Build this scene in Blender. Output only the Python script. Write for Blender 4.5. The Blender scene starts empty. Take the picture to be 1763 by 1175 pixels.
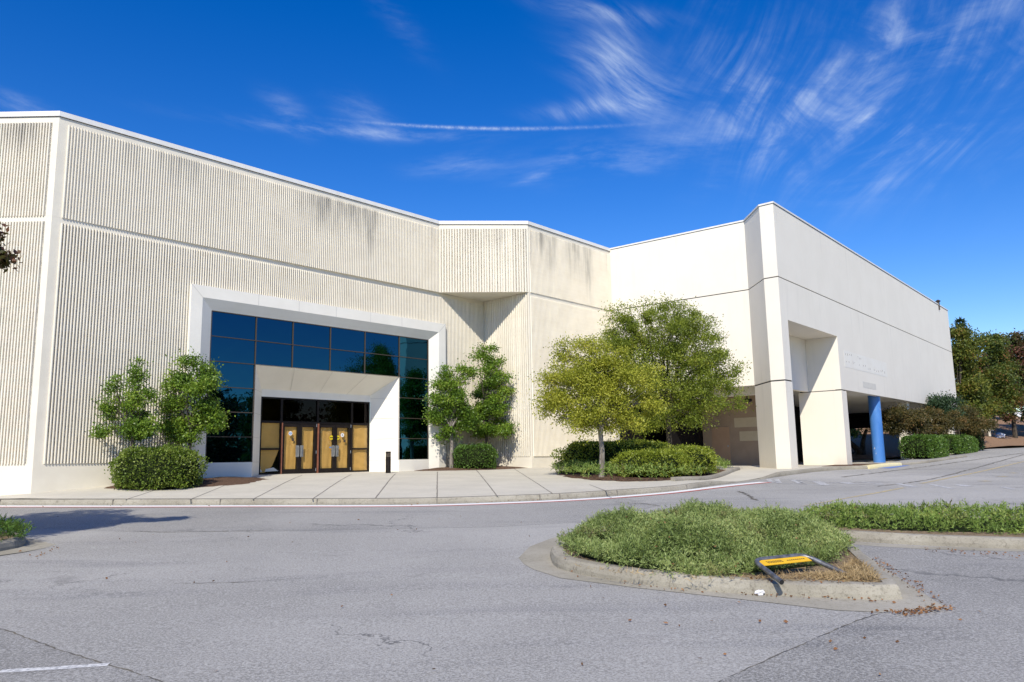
import bpy, bmesh, math, random
import numpy as np
from mathutils import Vector, Matrix
from mathutils.geometry import delaunay_2d_cdt
R_ = math.radians
SC = bpy.context.scene
COL = SC.collection
rng = np.random.default_rng(7)
random.seed(7)

# ------------------------------------------------------------------ camera
FPX, CX, CY = 1322., 881.5, 587.5          # focal length and centre in photo pixels (1763 wide)
PITCH = math.atan(201 / FPX); ROLL = R_(0.95)
FWD = np.array([0, math.cos(PITCH), math.sin(PITCH)])
U0 = np.array([0, -math.sin(PITCH), math.cos(PITCH)]); R0 = np.array([1., 0, 0])
CR = R0 * math.cos(ROLL) - U0 * math.sin(ROLL)
CU = U0 * math.cos(ROLL) + R0 * math.sin(ROLL)
cam = bpy.data.cameras.new('camera'); camo = bpy.data.objects.new('camera', cam); COL.objects.link(camo)
camo.matrix_world = Matrix(((CR[0], CU[0], -FWD[0], 0), (CR[1], CU[1], -FWD[1], 0), (CR[2], CU[2], -FWD[2], 0), (0, 0, 0, 1)))
cam.sensor_width = 36; cam.lens = 36 * FPX / 1763; cam.clip_start = .05; cam.clip_end = 3000
SC.camera = camo

# ------------------------------------------------------------------ sun, sky, exposure
SUN_EL, SUN_LEFT = 42.0, 10.5              # elevation, degrees left of straight behind the camera
el, az = R_(SUN_EL), R_(SUN_LEFT)
TOSUN = Vector((-math.sin(az) * math.cos(el), -math.cos(az) * math.cos(el), math.sin(el)))
sun = bpy.data.lights.new('sun', 'SUN'); sun.energy = 4.35; sun.angle = R_(.5); sun.color = (1, .94, .82)
suno = bpy.data.objects.new('sun', sun); COL.objects.link(suno)
suno.rotation_euler = TOSUN.to_track_quat('Z', 'Y').to_euler(); suno.location = (-20, -60, 60)
SC.view_settings.view_transform = 'Standard'; SC.view_settings.look = 'None'
SC.view_settings.gamma = 1; SC.view_settings.exposure = 0.26

def ray(x, y):
    return FWD * FPX + CR * (x - CX) - CU * (y - CY)
def at(x, y, Y):
    """point seen at photo pixel x,y that stands Y metres in front of the camera"""
    d = ray(x, y); return d * (Y / d[1])

W = bpy.data.worlds.new('World'); SC.world = W; W.use_nodes = True
nt = W.node_tree; nt.nodes.clear()
class NG:
    """tiny helper to write node graphs"""
    def __init__(s, t): s.t = t
    def n(s, typ, **kw):
        nd = s.t.nodes.new(typ)
        for k, v in kw.items(): setattr(nd, k, v)
        return nd
    def put(s, sock, v):
        if hasattr(v, 'bl_idname') or isinstance(v, bpy.types.NodeSocket): s.t.links.new(v, sock)
        else: sock.default_value = v
    def m(s, op, a, b=0., c=None, clamp=False):
        nd = s.n('ShaderNodeMath', operation=op, use_clamp=clamp)
        s.put(nd.inputs[0], a); s.put(nd.inputs[1], b)
        if c is not None: s.put(nd.inputs[2], c)
        return nd.outputs[0]
    def xyz(s, x=0., y=0., z=0.):
        nd = s.n('ShaderNodeCombineXYZ')
        for i, v in enumerate((x, y, z)): s.put(nd.inputs[i], v)
        return nd.outputs[0]
    def sep(s, v):
        nd = s.n('ShaderNodeSeparateXYZ'); s.put(nd.inputs[0], v); return nd.outputs
    def noise(s, vec, scale=1., detail=4., rough=.55, dist=0.):
        nd = s.n('ShaderNodeTexNoise'); s.put(nd.inputs['Vector'], vec)
        nd.inputs['Scale'].default_value = scale; nd.inputs['Detail'].default_value = detail
        nd.inputs['Roughness'].default_value = rough; nd.inputs['Distortion'].default_value = dist
        return nd.outputs
    def ramp(s, f, lo, hi, a=0., b=1., smooth=True):
        nd = s.n('ShaderNodeMapRange', interpolation_type='SMOOTHSTEP' if smooth else 'LINEAR')
        s.put(nd.inputs[0], f)
        for i, v in enumerate((lo, hi, a, b)): s.put(nd.inputs[i + 1], v)
        return nd.outputs[0]
    def mix(s, f, a, b, blend='MIX'):
        nd = s.n('ShaderNodeMix', data_type='RGBA', blend_type=blend)
        s.put(nd.inputs['Factor'], f)
        for sk, v in ((nd.inputs[6], a), (nd.inputs[7], b)):
            if isinstance(v, tuple): v = (*v, 1.) if len(v) == 3 else v
            s.put(sk, v)
        return nd.outputs[2]
    def cramp(s, f, stops):
        nd = s.n('ShaderNodeValToRGB'); s.put(nd.inputs[0], f)
        e = nd.color_ramp.elements
        while len(e) < len(stops): e.new(.5)
        for k, (p, c) in zip(e, stops): k.position = p; k.color = (*c, 1)
        return nd.outputs[0]

g = NG(nt)
sky = g.n('ShaderNodeTexSky', sky_type='NISHITA', sun_disc=False)
sky.sun_elevation = el; sky.sun_rotation = R_(180 + SUN_LEFT)
sky.air_density = 1.0; sky.dust_density = .15; sky.ozone_density = 2.2; sky.altitude = 300
tc = g.n('ShaderNodeTexCoord').outputs['Generated']
dx, dy, dz = g.sep(tc)
AZ = g.m('ARCTAN2', dx, dy); EL = g.m('ARCSINE', dz)
def azel(x, y):
    d = ray(x, y); d = d / np.linalg.norm(d); return math.atan2(d[0], d[1]), math.asin(d[2])
def blob(x, y, rx, ry, rot=0., amp=1.):
    a0, e0 = azel(x, y); c, s_ = math.cos(R_(rot)), math.sin(R_(rot))
    p = g.m('SUBTRACT', AZ, a0); q = g.m('SUBTRACT', EL, e0)
    u = g.m('DIVIDE', g.m('ADD', g.m('MULTIPLY', p, c), g.m('MULTIPLY', q, s_)), rx / FPX)
    v = g.m('DIVIDE', g.m('SUBTRACT', g.m('MULTIPLY', q, c), g.m('MULTIPLY', p, s_)), ry / FPX)
    r2 = g.m('ADD', g.m('MULTIPLY', u, u), g.m('MULTIPLY', v, v))
    return g.m('MULTIPLY', g.m('EXPONENT', g.m('MULTIPLY', r2, -1.)), amp)
def addall(l):
    o = l[0]
    for k in l[1:]: o = g.m('ADD', o, k)
    return o
def wisps(rot, sx, sy, seed, warp=.5, lo=.42, hi=.8):
    """streaky cirrus noise in azimuth / elevation"""
    base = g.xyz(AZ, EL, seed)
    w = g.noise(base, 1.9, 2., .5)
    wx, wy, _ = g.sep(w[1])
    a = g.m('ADD', AZ, g.m('MULTIPLY', g.m('SUBTRACT', wx, .5), warp))
    e = g.m('ADD', EL, g.m('MULTIPLY', g.m('SUBTRACT', wy, .5), warp))
    c, s_ = math.cos(R_(rot)), math.sin(R_(rot))
    u = g.m('ADD', g.m('MULTIPLY', a, c), g.m('MULTIPLY', e, s_))
    v = g.m('SUBTRACT', g.m('MULTIPLY', e, c), g.m('MULTIPLY', a, s_))
    f = g.noise(g.xyz(g.m('MULTIPLY', u, sx), g.m('MULTIPLY', v, sy), seed * 3.1), 1., 9., .64, .0)[0]
    return g.ramp(f, lo, hi)
A = addall([blob(1420, 185, 200, 90, -20, 1.05), blob(1560, 70, 200, 95, 35, 1.05), blob(1690, 150, 160, 80, 20, .85), blob(1300, 225, 120, 50, -15, .6),
            blob(1560, 225, 90, 45, 25, .5), blob(1260, 90, 50, 100, 0, .3), blob(1500, 300, 60, 20, 30, .35), blob(1580, 318, 40, 10, -10, .3)])
B = addall([blob(1080, 145, 90, 42, -32, 1.0), blob(1035, 183, 95, 14, 4, 1.2), blob(1060, 100, 50, 45, -60, .6), blob(1040, 22, 95, 12, -11, .8)])
C = addall([blob(620, 228, 190, 9, 0, .9), blob(500, 200, 40, 20, -30, .6), blob(630, 200, 50, 22, -20, .45), blob(790, 283, 70, 16, 6, .5),
            blob(1100, 270, 190, 26, 4, .5), blob(920, 307, 28, 6, 15, .7), blob(30, 180, 70, 14, -10, .6), blob(690, 45, 60, 20, -40, .22), blob(1000, 262, 60, 18, 0, .3), blob(1230, 310, 40, 16, 20, .3)])
patch = g.ramp(g.noise(g.xyz(g.m('MULTIPLY', AZ, 9.), g.m('MULTIPLY', EL, 14.), 5.), 1., 5., .6, .8)[0], .36, .66, .12, 1.)
A = g.m('MULTIPLY', A, patch)
dens = addall([g.m('MULTIPLY', A, g.m('ADD', g.m('MULTIPLY', wisps(54, 4.5, 30, 1.3, .42, .36, 1.02), .8), g.m('MULTIPLY', wisps(-14, 4., 26, 2.2, .4, .42, 1.02), .3))),
               g.m('MULTIPLY', B, wisps(-34, 5., 32, 4.7, .3, .30, 1.0)),
               g.m('MULTIPLY', C, wisps(-3, 7., 28, 6.1, .14, .38, 1.0))])
# contrail: a thin straight line with puffs
tr = g.m('MULTIPLY', addall([blob(860, 222, 190, 2.7, -1.0, 1.), blob(760, 219, 110, 2.0, -1., .6)]), g.ramp(g.noise(g.xyz(g.m('MULTIPLY', AZ, 130.), g.m('MULTIPLY', EL, 130.), 0.), 1., 4., .7)[0], .3, .7, .25, 1.))
dens = g.m('ADD', dens, g.m('MULTIPLY', tr, .36))
dens = g.m('MINIMUM', g.m('MULTIPLY', dens, 1.), .95)
hsv = g.n('ShaderNodeHueSaturation'); g.put(hsv.inputs['Color'], sky.outputs[0])
hsv.inputs['Saturation'].default_value = 1.46; hsv.inputs['Value'].default_value = 1.2; hsv.inputs['Hue'].default_value = .518
skyc = g.mix(dens, hsv.outputs[0], (5.6, 6.5, 7.7))
bg = g.n('ShaderNodeBackground'); g.put(bg.inputs[0], skyc); bg.inputs[1].default_value = .115
g.t.links.new(bg.outputs[0], g.n('ShaderNodeOutputWorld').inputs[0])

# ------------------------------------------------------------------ materials
def mat(name, fn, rough=.8, spec=.3, **kw):
    m = bpy.data.materials.new(name); m.use_nodes = True
    t = m.node_tree; t.nodes.clear(); q = NG(t)
    b = q.n('ShaderNodeBsdfPrincipled'); out = q.n('ShaderNodeOutputMaterial')
    b.inputs['Roughness'].default_value = rough; b.inputs['Specular IOR Level'].default_value = spec
    for k, v in kw.items(): b.inputs[k].default_value = v
    t.links.new(b.outputs[0], out.inputs[0])
    pos = q.n('ShaderNodeNewGeometry')
    r = fn(q, pos.outputs['Position'], b)
    if r is not None: q.put(b.inputs['Base Color'], (*r, 1) if isinstance(r, tuple) else r)
    return m
def bump(q, b, h, strength=.3, dist=.02):
    nd = q.n('ShaderNodeBump'); nd.inputs['Strength'].default_value = strength; nd.inputs['Distance'].default_value = dist
    q.put(nd.inputs['Height'], h); q.t.links.new(nd.outputs[0], b.inputs['Normal'])
def scaled(q, p, x, y, z):
    nd = q.n('ShaderNodeVectorMath', operation='MULTIPLY'); q.put(nd.inputs[0], p); nd.inputs[1].default_value = (x, y, z); return nd.outputs[0]
def flat(c):
    return lambda q, p, b: c
def mottled(c1, c2, scale, bs=0., bscale=40., lo=.35, hi=.65):
    def f(q, p, b):
        n = q.noise(p, scale, 6., .6)[0]
        if bs: bump(q, b, q.noise(p, bscale, 3.)[0], bs, .02)
        return q.mix(q.ramp(n, lo, hi), c1, c2)
    return f
def stucco(q, p, b):
    z = q.sep(p)[2]
    c = q.mix(q.ramp(q.noise(p, .6, 5., .6)[0], .3, .7), (.81, .76, .66), (.78, .73, .63))
    streak = q.noise(scaled(q, p, 3.2, 3.2, .22), 1., 4., .6)[0]
    c = q.mix(q.m('MULTIPLY', q.ramp(streak, .52, .8), q.m('MULTIPLY_ADD', q.ramp(q.m('MODULO', q.m('ADD', z, .05), 3.75), 2.2, 3.7), .3, .2)), c, (.60, .57, .49))
    c = q.mix(q.m('MULTIPLY', q.ramp(q.noise(p, 3., 4.)[0], .55, .8), .15), c, (.82, .80, .74))
    dirt = q.m('MULTIPLY', q.ramp(q.m('ADD', z, q.m('MULTIPLY', q.noise(p, 2.5, 4.)[0], .7)), .3, -.45), .4)
    c = q.mix(dirt, c, (.60, .52, .40))
    bump(q, b, q.noise(p, 55., 3.)[0], .12, .01)
    return c
def ribs_mat(q, p, b):
    z = q.sep(p)[2]
    c = q.mix(q.ramp(q.noise(p, 1.3, 6., .65)[0], .3, .7), (.79, .73, .605), (.73, .67, .55))
    # block courses, each a slightly different cream
    cell = q.n('ShaderNodeTexWhiteNoise', noise_dimensions='3D')
    sx = q.sep(p)
    hx = q.m('FLOOR', q.m('MULTIPLY', q.m('ADD', sx[0], sx[1]), 1.75)); hz = q.m('FLOOR', q.m('MULTIPLY', z, 5.4))
    q.put(cell.inputs[0], q.xyz(hx, hz, 0.))
    c = q.mix(q.m('MULTIPLY', cell.outputs[0], .22), c, (.83, .79, .69))
    mort = q.ramp(q.m('ABSOLUTE', q.m('SUBTRACT', q.m('FRACT', q.m('MULTIPLY', z, 5.4)), .5)), .44, .5)
    c = q.mix(q.m('MULTIPLY', mort, .3), c, (.86, .83, .74))
    # black water streaks under the coping
    st = q.noise(scaled(q, p, 1.6, 1.6, .10), 1., 5., .65)[0]
    top = q.ramp(q.m('SUBTRACT', z, q.m('MULTIPLY', q.noise(scaled(q, p, 2.5, 2.5, .3), 1., 3.)[0], 2.4)), 7.9, 10.6)
    c = q.mix(q.m('MULTIPLY', q.m('MULTIPLY', q.ramp(st, .5, .74), top), .72), c, (.17, .165, .15))
    st2 = q.noise(scaled(q, p, .9, .9, .35), 1., 6., .7)[0]
    c = q.mix(q.m('MULTIPLY', q.ramp(st2, .55, .8), .16), c, (.42, .39, .33))
    fine = q.noise(scaled(q, p, 5., 5., .5), 1., 6., .7)[0]
    for (x0, y0, w, zl, amp) in STAINS:
        dx_, dy_ = q.m('SUBTRACT', sx[0], x0), q.m('SUBTRACT', sx[1], y0)
        m_ = q.m('EXPONENT', q.m('MULTIPLY', q.m('ADD', q.m('MULTIPLY', dx_, dx_), q.m('MULTIPLY', dy_, dy_)), -1. / w ** 2))
        k_ = q.m('MULTIPLY', m_, q.ramp(q.m('ADD', z, q.m('MULTIPLY', fine, 1.2)), 11.2 - zl, 11.2, 0., 1.))
        c = q.mix(q.m('MULTIPLY', q.m('MULTIPLY', k_, q.ramp(fine, .34, .66, .2, 1.)), amp * .72, clamp=True), c, (.15, .145, .13))
    bump(q, b, q.noise(p, 34., 4., .7)[0], .1, .01)
    return c
STAINS = [(-7.6, 30.1, 1.0, 1.8, .9), (-6.5, 31.3, .8, 1.6, .8), (-6.0, 31.85, .35, 3.2, .9), (.82, 35.02, .22, 2.6, .95), (4.0, 38.6, .3, 3.8, 1.0), (3.2, 37.7, .7, 2.4, .75), (1.9, 36.2, .35, 2.6, .7), (1.4, 35.7, .5, 1.4, .6), (-15.3, 22.9, .7, 1.3, .8), (-11.5, 25.8, 1.0, 1.4, .5), (-.6, 34.9, .3, 1.8, .45)]
def concrete(c1, c2, dark, kd=.15):
    def f(q, p, b):
        c = q.mix(q.ramp(q.noise(p, .9, 6., .6)[0], .3, .7), c1, c2)
        c = q.mix(q.m('MULTIPLY', q.ramp(q.noise(p, 4., 5., .7)[0], .55, .78), .45), c, dark)
        c = q.mix(q.m('MULTIPLY', q.ramp(q.noise(p, 60., 2.)[0], .5, .75), .4), c, dark)
        c = q.mix(q.m('MULTIPLY', q.ramp(q.noise(p, 14., 6., .75)[0], .5, .72), kd), c, dark)
        bump(q, b, q.noise(p, 70., 3.)[0], .25, .01)
        return c
    return f
def asphalt(q, p, b, k=1., blot=.5, seed=0.):
    if seed: p = scaled(q, p, 1., 1., 1.)
    big = q.noise(p, .11 if not seed else .35, 5., .6, .4)[0]
    c = q.mix(q.ramp(big, .32, .68), (.26 * k, .248 * k, .223 * k), (.395 * k, .377 * k, .342 * k))
    strk = q.noise(scaled(q, p, .22, .9, 1.), 1., 5., .6, .6)[0]
    c = q.mix(q.m('MULTIPLY', q.ramp(strk, .50, .72), blot), c, (.15 * k, .147 * k, .147 * k))
    c = q.mix(q.m('MULTIPLY', q.ramp(q.noise(p, .6, 6., .7)[0], .58, .78), .3), c, (.40, .39, .37))
    f1 = q.noise(p, 44., 4., .8)[0]; f2 = q.noise(p, 95., 2., .7)[0]
    c = q.mix(q.ramp(f1, .42, .66, 0., .62), c, (.56, .545, .51))
    c = q.mix(q.ramp(f1, .5, .3, 0., .55), c, (.10, .10, .105))
    c = q.mix(q.ramp(f2, .45, .25, 0., .6), c, (.09, .09, .095))
    c = q.mix(q.ramp(f2, .58, .75, 0., .5), c, (.66, .645, .61))
    # hairline cracks
    vd = q.n('ShaderNodeTexVoronoi', feature='DISTANCE_TO_EDGE')
    w = q.noise(p, .7, 5., .7)[1]
    wv = q.n('ShaderNodeVectorMath', operation='MULTIPLY_ADD'); q.put(wv.inputs[0], w); wv.inputs[1].default_value = (2.2, 2.2, 0); q.put(wv.inputs[2], p)
    q.put(vd.inputs['Vector'], wv.outputs[0]); vd.inputs['Scale'].default_value = .13
    crack = q.m('MULTIPLY', q.ramp(vd.outputs[0], .0035, .0005), q.ramp(q.noise(p, .25, 3.)[0], .46, .62))
    c = q.mix(q.m('MULTIPLY', crack, .7), c, (.07, .07, .07))
    oil = q.ramp(q.noise(p, .55, 5., .65)[0], .64, .76); c = q.mix(q.m('MULTIPLY', oil, .4), c, (.075, .072, .07))
    bump(q, b, q.m('ADD', q.m('MULTIPLY', f1, .7), q.m('MULTIPLY', f2, .5)), .55, .02)
    return c
def leafmat(name, stops, trans=.35, rough=.5, clump=1.2, clumpcol=None):
    m = bpy.data.materials.new(name); m.use_nodes = True; t = m.node_tree; t.nodes.clear(); q = NG(t)
    geo = q.n('ShaderNodeNewGeometry')
    rnd = geo.outputs['Random Per Island']
    nz = q.noise(geo.outputs['Position'], clump, 3.)[0]
    f = q.m('ADD', q.m('MULTIPLY', rnd, .55), q.m('MULTIPLY', q.ramp(nz, .3, .7), .45))
    c = q.cramp(f, stops)
    if clumpcol: c = q.mix(q.m('MULTIPLY', q.ramp(q.noise(geo.outputs['Position'], 1.5, 4., .6)[0], .56, .68), q.m('MULTIPLY_ADD', rnd, .6, .25)), c, clumpcol)
    b = q.n('ShaderNodeBsdfPrincipled'); q.put(b.inputs['Base Color'], c); b.inputs['Roughness'].default_value = rough; b.inputs['Specular IOR Level'].default_value = .35
    tr = q.n('ShaderNodeBsdfTranslucent'); q.put(tr.inputs[0], q.mix(.25, c, (.35, .42, .02)))
    mx = q.n('ShaderNodeMixShader'); mx.inputs[0].default_value = trans
    t.links.new(b.outputs[0], mx.inputs[1]); t.links.new(tr.outputs[0], mx.inputs[2])
    t.links.new(mx.outputs[0], q.n('ShaderNodeOutputMaterial').inputs[0])
    return m
def clear_glass(name, tint, refl=1.45, rough=.01):
    m = bpy.data.materials.new(name); m.use_nodes = True; t = m.node_tree; t.nodes.clear(); q = NG(t)
    a = q.n('ShaderNodeBsdfTransparent'); a.inputs[0].default_value = (*tint, 1)
    gl = q.n('ShaderNodeBsdfGlossy'); gl.inputs['Roughness'].default_value = rough; gl.inputs[0].default_value = (.9, .93, .95, 1) if tint[0] > .5 else (.38, .34, .34, 1)
    lw = q.n('ShaderNodeLayerWeight'); f0 = ((refl - 1) / (refl + 1)) ** 2
    mx = q.n('ShaderNodeMixShader'); q.put(mx.inputs[0], q.m('MULTIPLY_ADD', q.m('POWER', lw.outputs['Facing'], 5.), 1 - f0, f0))
    t.links.new(a.outputs[0], mx.inputs[1]); t.links.new(gl.outputs[0], mx.inputs[2])
    t.links.new(mx.outputs[0], q.n('ShaderNodeOutputMaterial').inputs[0])
    return m
def blue_glass(q, p, b):
    n = q.noise(p, .9, 2.)[0]; bump(q, b, n, .012, .3)
    return (.016, .082, .135)
def paint(c, wear, under=(.27, .27, .272), amount=.5, sc=9.):
    def f(q, p, b):
        n = q.noise(p, sc, 6., .75)[0]
        return q.mix(q.ramp(n, wear - .1, wear + .1, amount, 0.), c, under)
    return f
def paper(q, p, b):
    n = q.noise(scaled(q, p, 2.2, 2.2, .7), 1.6, 4., .55, 1.2)[0]
    bump(q, b, n, .22, .05)
    return q.mix(q.ramp(q.noise(p, 1.7, 4.)[0], .3, .7), (.66, .40, .12), (.58, .345, .10))
def blue_col(q, p, b):
    chip = q.ramp(q.noise(p, 3.2, 7., .75)[0], 0.62, .65)
    c = q.mix(q.ramp(q.noise(scaled(q, p, 1., 1., .35), 1.4, 4.)[0], .35, .7), (.055, .19, .52), (.10, .26, .60))
    return q.mix(chip, c, (.66, .64, .60))
def bark(c1, c2):
    def f(q, p, b):
        n = q.noise(scaled(q, p, 9., 9., 2.), 1., 6., .7)[0]; bump(q, b, n, .6, .03)
        return q.mix(q.ramp(n, .35, .65), c1, c2)
    return f
def soil(c1, c2, c3):
    def f(q, p, b):
        n = q.noise(p, 14., 6., .8)[0]; bump(q, b, n, .9, .05)
        c = q.mix(q.ramp(n, .35, .62), c1, c2)
        return q.mix(q.ramp(q.noise(p, 40., 3.)[0], .58, .7), c, c3)
    return f

M = dict(
    stucco=mat('painted_stucco', stucco, .85, .2), band=mat('smooth_block_band', mottled((.77, .715, .595), (.73, .675, .56), 1.5, .1), .88, .2), ribs=mat('split_rib_block', ribs_mat, .92, .15),
    coping=mat('white_metal_coping', mottled((.80, .78, .73), (.74, .72, .67), 2.), .45, .4),
    joint=mat('dark_sealant', flat((.05, .048, .045)), .8), roof=mat('roof_membrane', mottled((.45, .44, .42), (.36, .35, .34), .5), .9),
    panel=mat('white_surround_panel', mottled((.85, .81, .715), (.81, .77, .675), 1.1, .05), .55, .3),
    glass=mat('blue_mirror_glass', blue_glass, .015, .5, Metallic=1.0),
    mull=mat('bronze_mullion', flat((.07, .055, .042)), .5, .25), bronze=mat('dark_bronze_aluminium', mottled((.012, .009, .008), (.018, .013, .011), 5.), .4, .22),
    copper=mat('faded_door_post', mottled((.26, .10, .055), (.20, .07, .04), 4.), .5, .4),
    steel=mat('brushed_steel', mottled((.52, .52, .51), (.42, .42, .42), 9.), .35, .5, Metallic=.8),
    galv=mat('galvanised_pipe', mottled((.24, .245, .25), (.12, .115, .11), 14.), .42, .5, Metallic=.6),
    paper=mat('brown_kraft_paper', paper, .7, .2), dark=mat('deep_shade_black', flat((.012, .010, .010)), .9, .1),  # dark: near-black, deep shade put into the surface colour
    pane=clear_glass('clear_pane', (.93, .93, .90)), tint=clear_glass('tinted_pane', (.20, .12, .11), 1.45),
    white=mat('white_sticker', flat((.78, .78, .76)), .5), yellow=mat('yellow_sticker', flat((.72, .55, .02)), .5), blue=mat('blue_sticker', flat((.10, .25, .55)), .5), black=mat('black_print', flat((.02, .02, .02)), .6),
    asphalt=mat('worn_asphalt', asphalt, .88, .25), asphalt2=mat('older_lane_asphalt', lambda q, p, b: asphalt(q, p, b, .80, .5), .88, .25), asphalt3=mat('oil_stained_asphalt', lambda q, p, b: asphalt(q, p, b, .70, .95, 1.), .85, .25), walk=mat('sidewalk_concrete', concrete((.50, .465, .385), (.565, .525, .435), (.36, .325, .26)), .88, .2),
    kerb=mat('kerb_concrete', concrete((.27, .245, .195), (.37, .34, .275), (.10, .085, .06), .65), .9, .2),
    pan=mat('gutter_concrete', concrete((.30, .275, .215), (.39, .36, .295), (.15, .13, .09), .5), .9, .2),
    groove=mat('groove_grey', flat((.21, .19, .16)), .9), crack=mat('crack_fill', mottled((.09, .085, .08), (.17, .15, .11), 9.), .9),  # groove: flat dark colour of the concrete joints and thin walk cracks
    wline=mat('white_road_paint', paint((.78, .77, .74), .32, amount=.8), .7), sline=mat('worn_stall_paint', paint((.66, .65, .62), .49, amount=.85, sc=26.), .75), rline=mat('red_road_paint', paint((.55, .10, .07), .35, amount=.8), .7),
    yline=mat('faded_yellow_paint', paint((.56, .43, .17), .50, amount=.85), .75), fade=mat('ghost_white_paint', paint((.62, .61, .59), .52, amount=.95), .8),
    bline=mat('blue_road_paint', paint((.10, .19, .50), .45, amount=.8), .7), ykerb=mat('yellow_kerb_paint', paint((.74, .65, .36), .42, (.5, .47, .4), .7), .7),
    mulch=mat('pine_mulch', soil((.075, .05, .036), (.16, .095, .062), (.30, .20, .14)), .95, .1),
    dirt=mat('island_soil', soil((.20, .14, .085), (.34, .255, .16), (.45, .36, .24)), .95, .1),
    bank=mat('leaf_litter_bank', soil((.20, .115, .068), (.33, .21, .13), (.44, .32, .22)), .95, .1),
    bark=mat('grey_bark', bark((.13, .11, .09), (.30, .27, .23)), .9), bark_d=mat('dark_bark', bark((.035, .028, .022), (.10, .08, .06)), .9),
    tan=mat('tan_painted_wall', mottled((.42, .31, .22), (.37, .27, .19), 1.2, .1), .85), tandoor=mat('tan_metal_door', mottled((.50, .32, .20), (.46, .29, .18), 2.), .6), cream=mat('cream_patch', mottled((.62, .52, .36), (.58, .48, .33), 3.), .8),
    bluecol=mat('blue_column_paint', blue_col, .5, .4), patch=mat('fresh_white_patch', mottled((.82, .785, .70), (.79, .75, .66), 2.), .7), patch2=mat('grey_beige_patch', mottled((.62, .59, .52), (.66, .63, .56), 4.), .8),
    stud=mat('rusty_stud', flat((.26, .24, .21)), .8), sign=mat('yellow_sign', mottled((.80, .46, .015), (.72, .40, .012), 8.), .45, .4),
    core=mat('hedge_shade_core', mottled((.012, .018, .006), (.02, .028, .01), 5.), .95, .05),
    carw=mat('white_car_paint', flat((.75, .76, .78)), .25, .5), tyre=mat('tyre_rubber', flat((.02, .02, .02)), .85), carglass=mat('car_glass', flat((.02, .03, .04)), .08, .6),
    litter=mat('white_litter', flat((.75, .74, .74)), .6), deadwood=mat('dead_wood', bark((.10, .07, .055), (.20, .15, .12)), .9),
)
M['lf_holly'] = leafmat('holly_leaf', [(0, (.04, .085, .008)), (.4, (.11, .20, .022)), (.75, (.22, .33, .035)), (1, (.36, .42, .07))], .3, .4)
M['lf_box'] = leafmat('box_leaf', [(0, (.045, .08, .008)), (.5, (.13, .195, .022)), (1, (.34, .40, .09))], .25, .38, 2.5)
M['lf_boxdark'] = leafmat('boxdark_leaf', [(0, (.03, .07, .01)), (.5, (.075, .15, .022)), (1, (.16, .25, .045))], .25, .42, 2.)
M['lf_boxyel'] = leafmat('bright_hedge_leaf', [(0, (.09, .125, .01)), (.5, (.24, .295, .03)), (1, (.44, .47, .075))], .3, .42, 1.6)
M['lf_elm'] = leafmat('yellow_green_leaf', [(0, (.13, .155, .015)), (.35, (.31, .33, .03)), (.8, (.52, .52, .075)), (1, (.58, .48, .09))], .4, .5)
M['lf_elm2'] = leafmat('olive_leaf', [(0, (.055, .085, .01)), (.4, (.155, .205, .02)), (.8, (.34, .39, .05)), (1, (.46, .42, .06))], .38, .5)
M['lf_juni'] = leafmat('juniper_needle', [(0, (.055, .085, .018)), (.4, (.165, .225, .055)), (.75, (.31, .375, .125)), (1, (.44, .45, .16))], .15, .55, 1.6, (.19, .13, .06))
M['lf_juni2'] = leafmat('juniper_needle_green', [(0, (.055, .09, .015)), (.4, (.135, .215, .035)), (.8, (.27, .35, .075)), (1, (.38, .36, .09))], .15, .55, 1.6, (.19, .13, .06))
M['lf_straw'] = leafmat('dry_straw', [(0, (.26, .17, .08)), (.5, (.42, .30, .15)), (1, (.58, .45, .26))], .2, .7)
M['lf_dead'] = leafmat('dead_leaf', [(0, (.09, .045, .022)), (.5, (.24, .11, .045)), (1, (.42, .24, .12))], .1, .7)
M['lf_autumn'] = leafmat('autumn_leaf', [(0, (.025, .045, .01)), (.45, (.075, .11, .016)), (.7, (.15, .15, .022)), (.87, (.20, .085, .03)), (1, (.17, .05, .04))], .3, .55, .55)
M['lf_autumn2'] = leafmat('turning_leaf', [(0, (.03, .05, .01)), (.4, (.10, .13, .018)), (.75, (.19, .19, .03)), (1, (.30, .12, .035))], .3, .55, .5)
M['lf_plum'] = leafmat('red_brown_leaf', [(0, (.03, .035, .012)), (.4, (.08, .08, .025)), (.7, (.16, .07, .045)), (1, (.22, .08, .06))], .3, .55, .6)
M['lf_crape'] = leafmat('crape_leaf', [(0, (.03, .03, .012)), (.4, (.085, .075, .025)), (.75, (.16, .11, .035)), (1, (.23, .11, .04))], .3, .55, 1.)
M['lf_conif'] = leafmat('conifer_needle', [(0, (.012, .03, .012)), (.6, (.03, .065, .025)), (1, (.06, .10, .04))], .1, .6)

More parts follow.
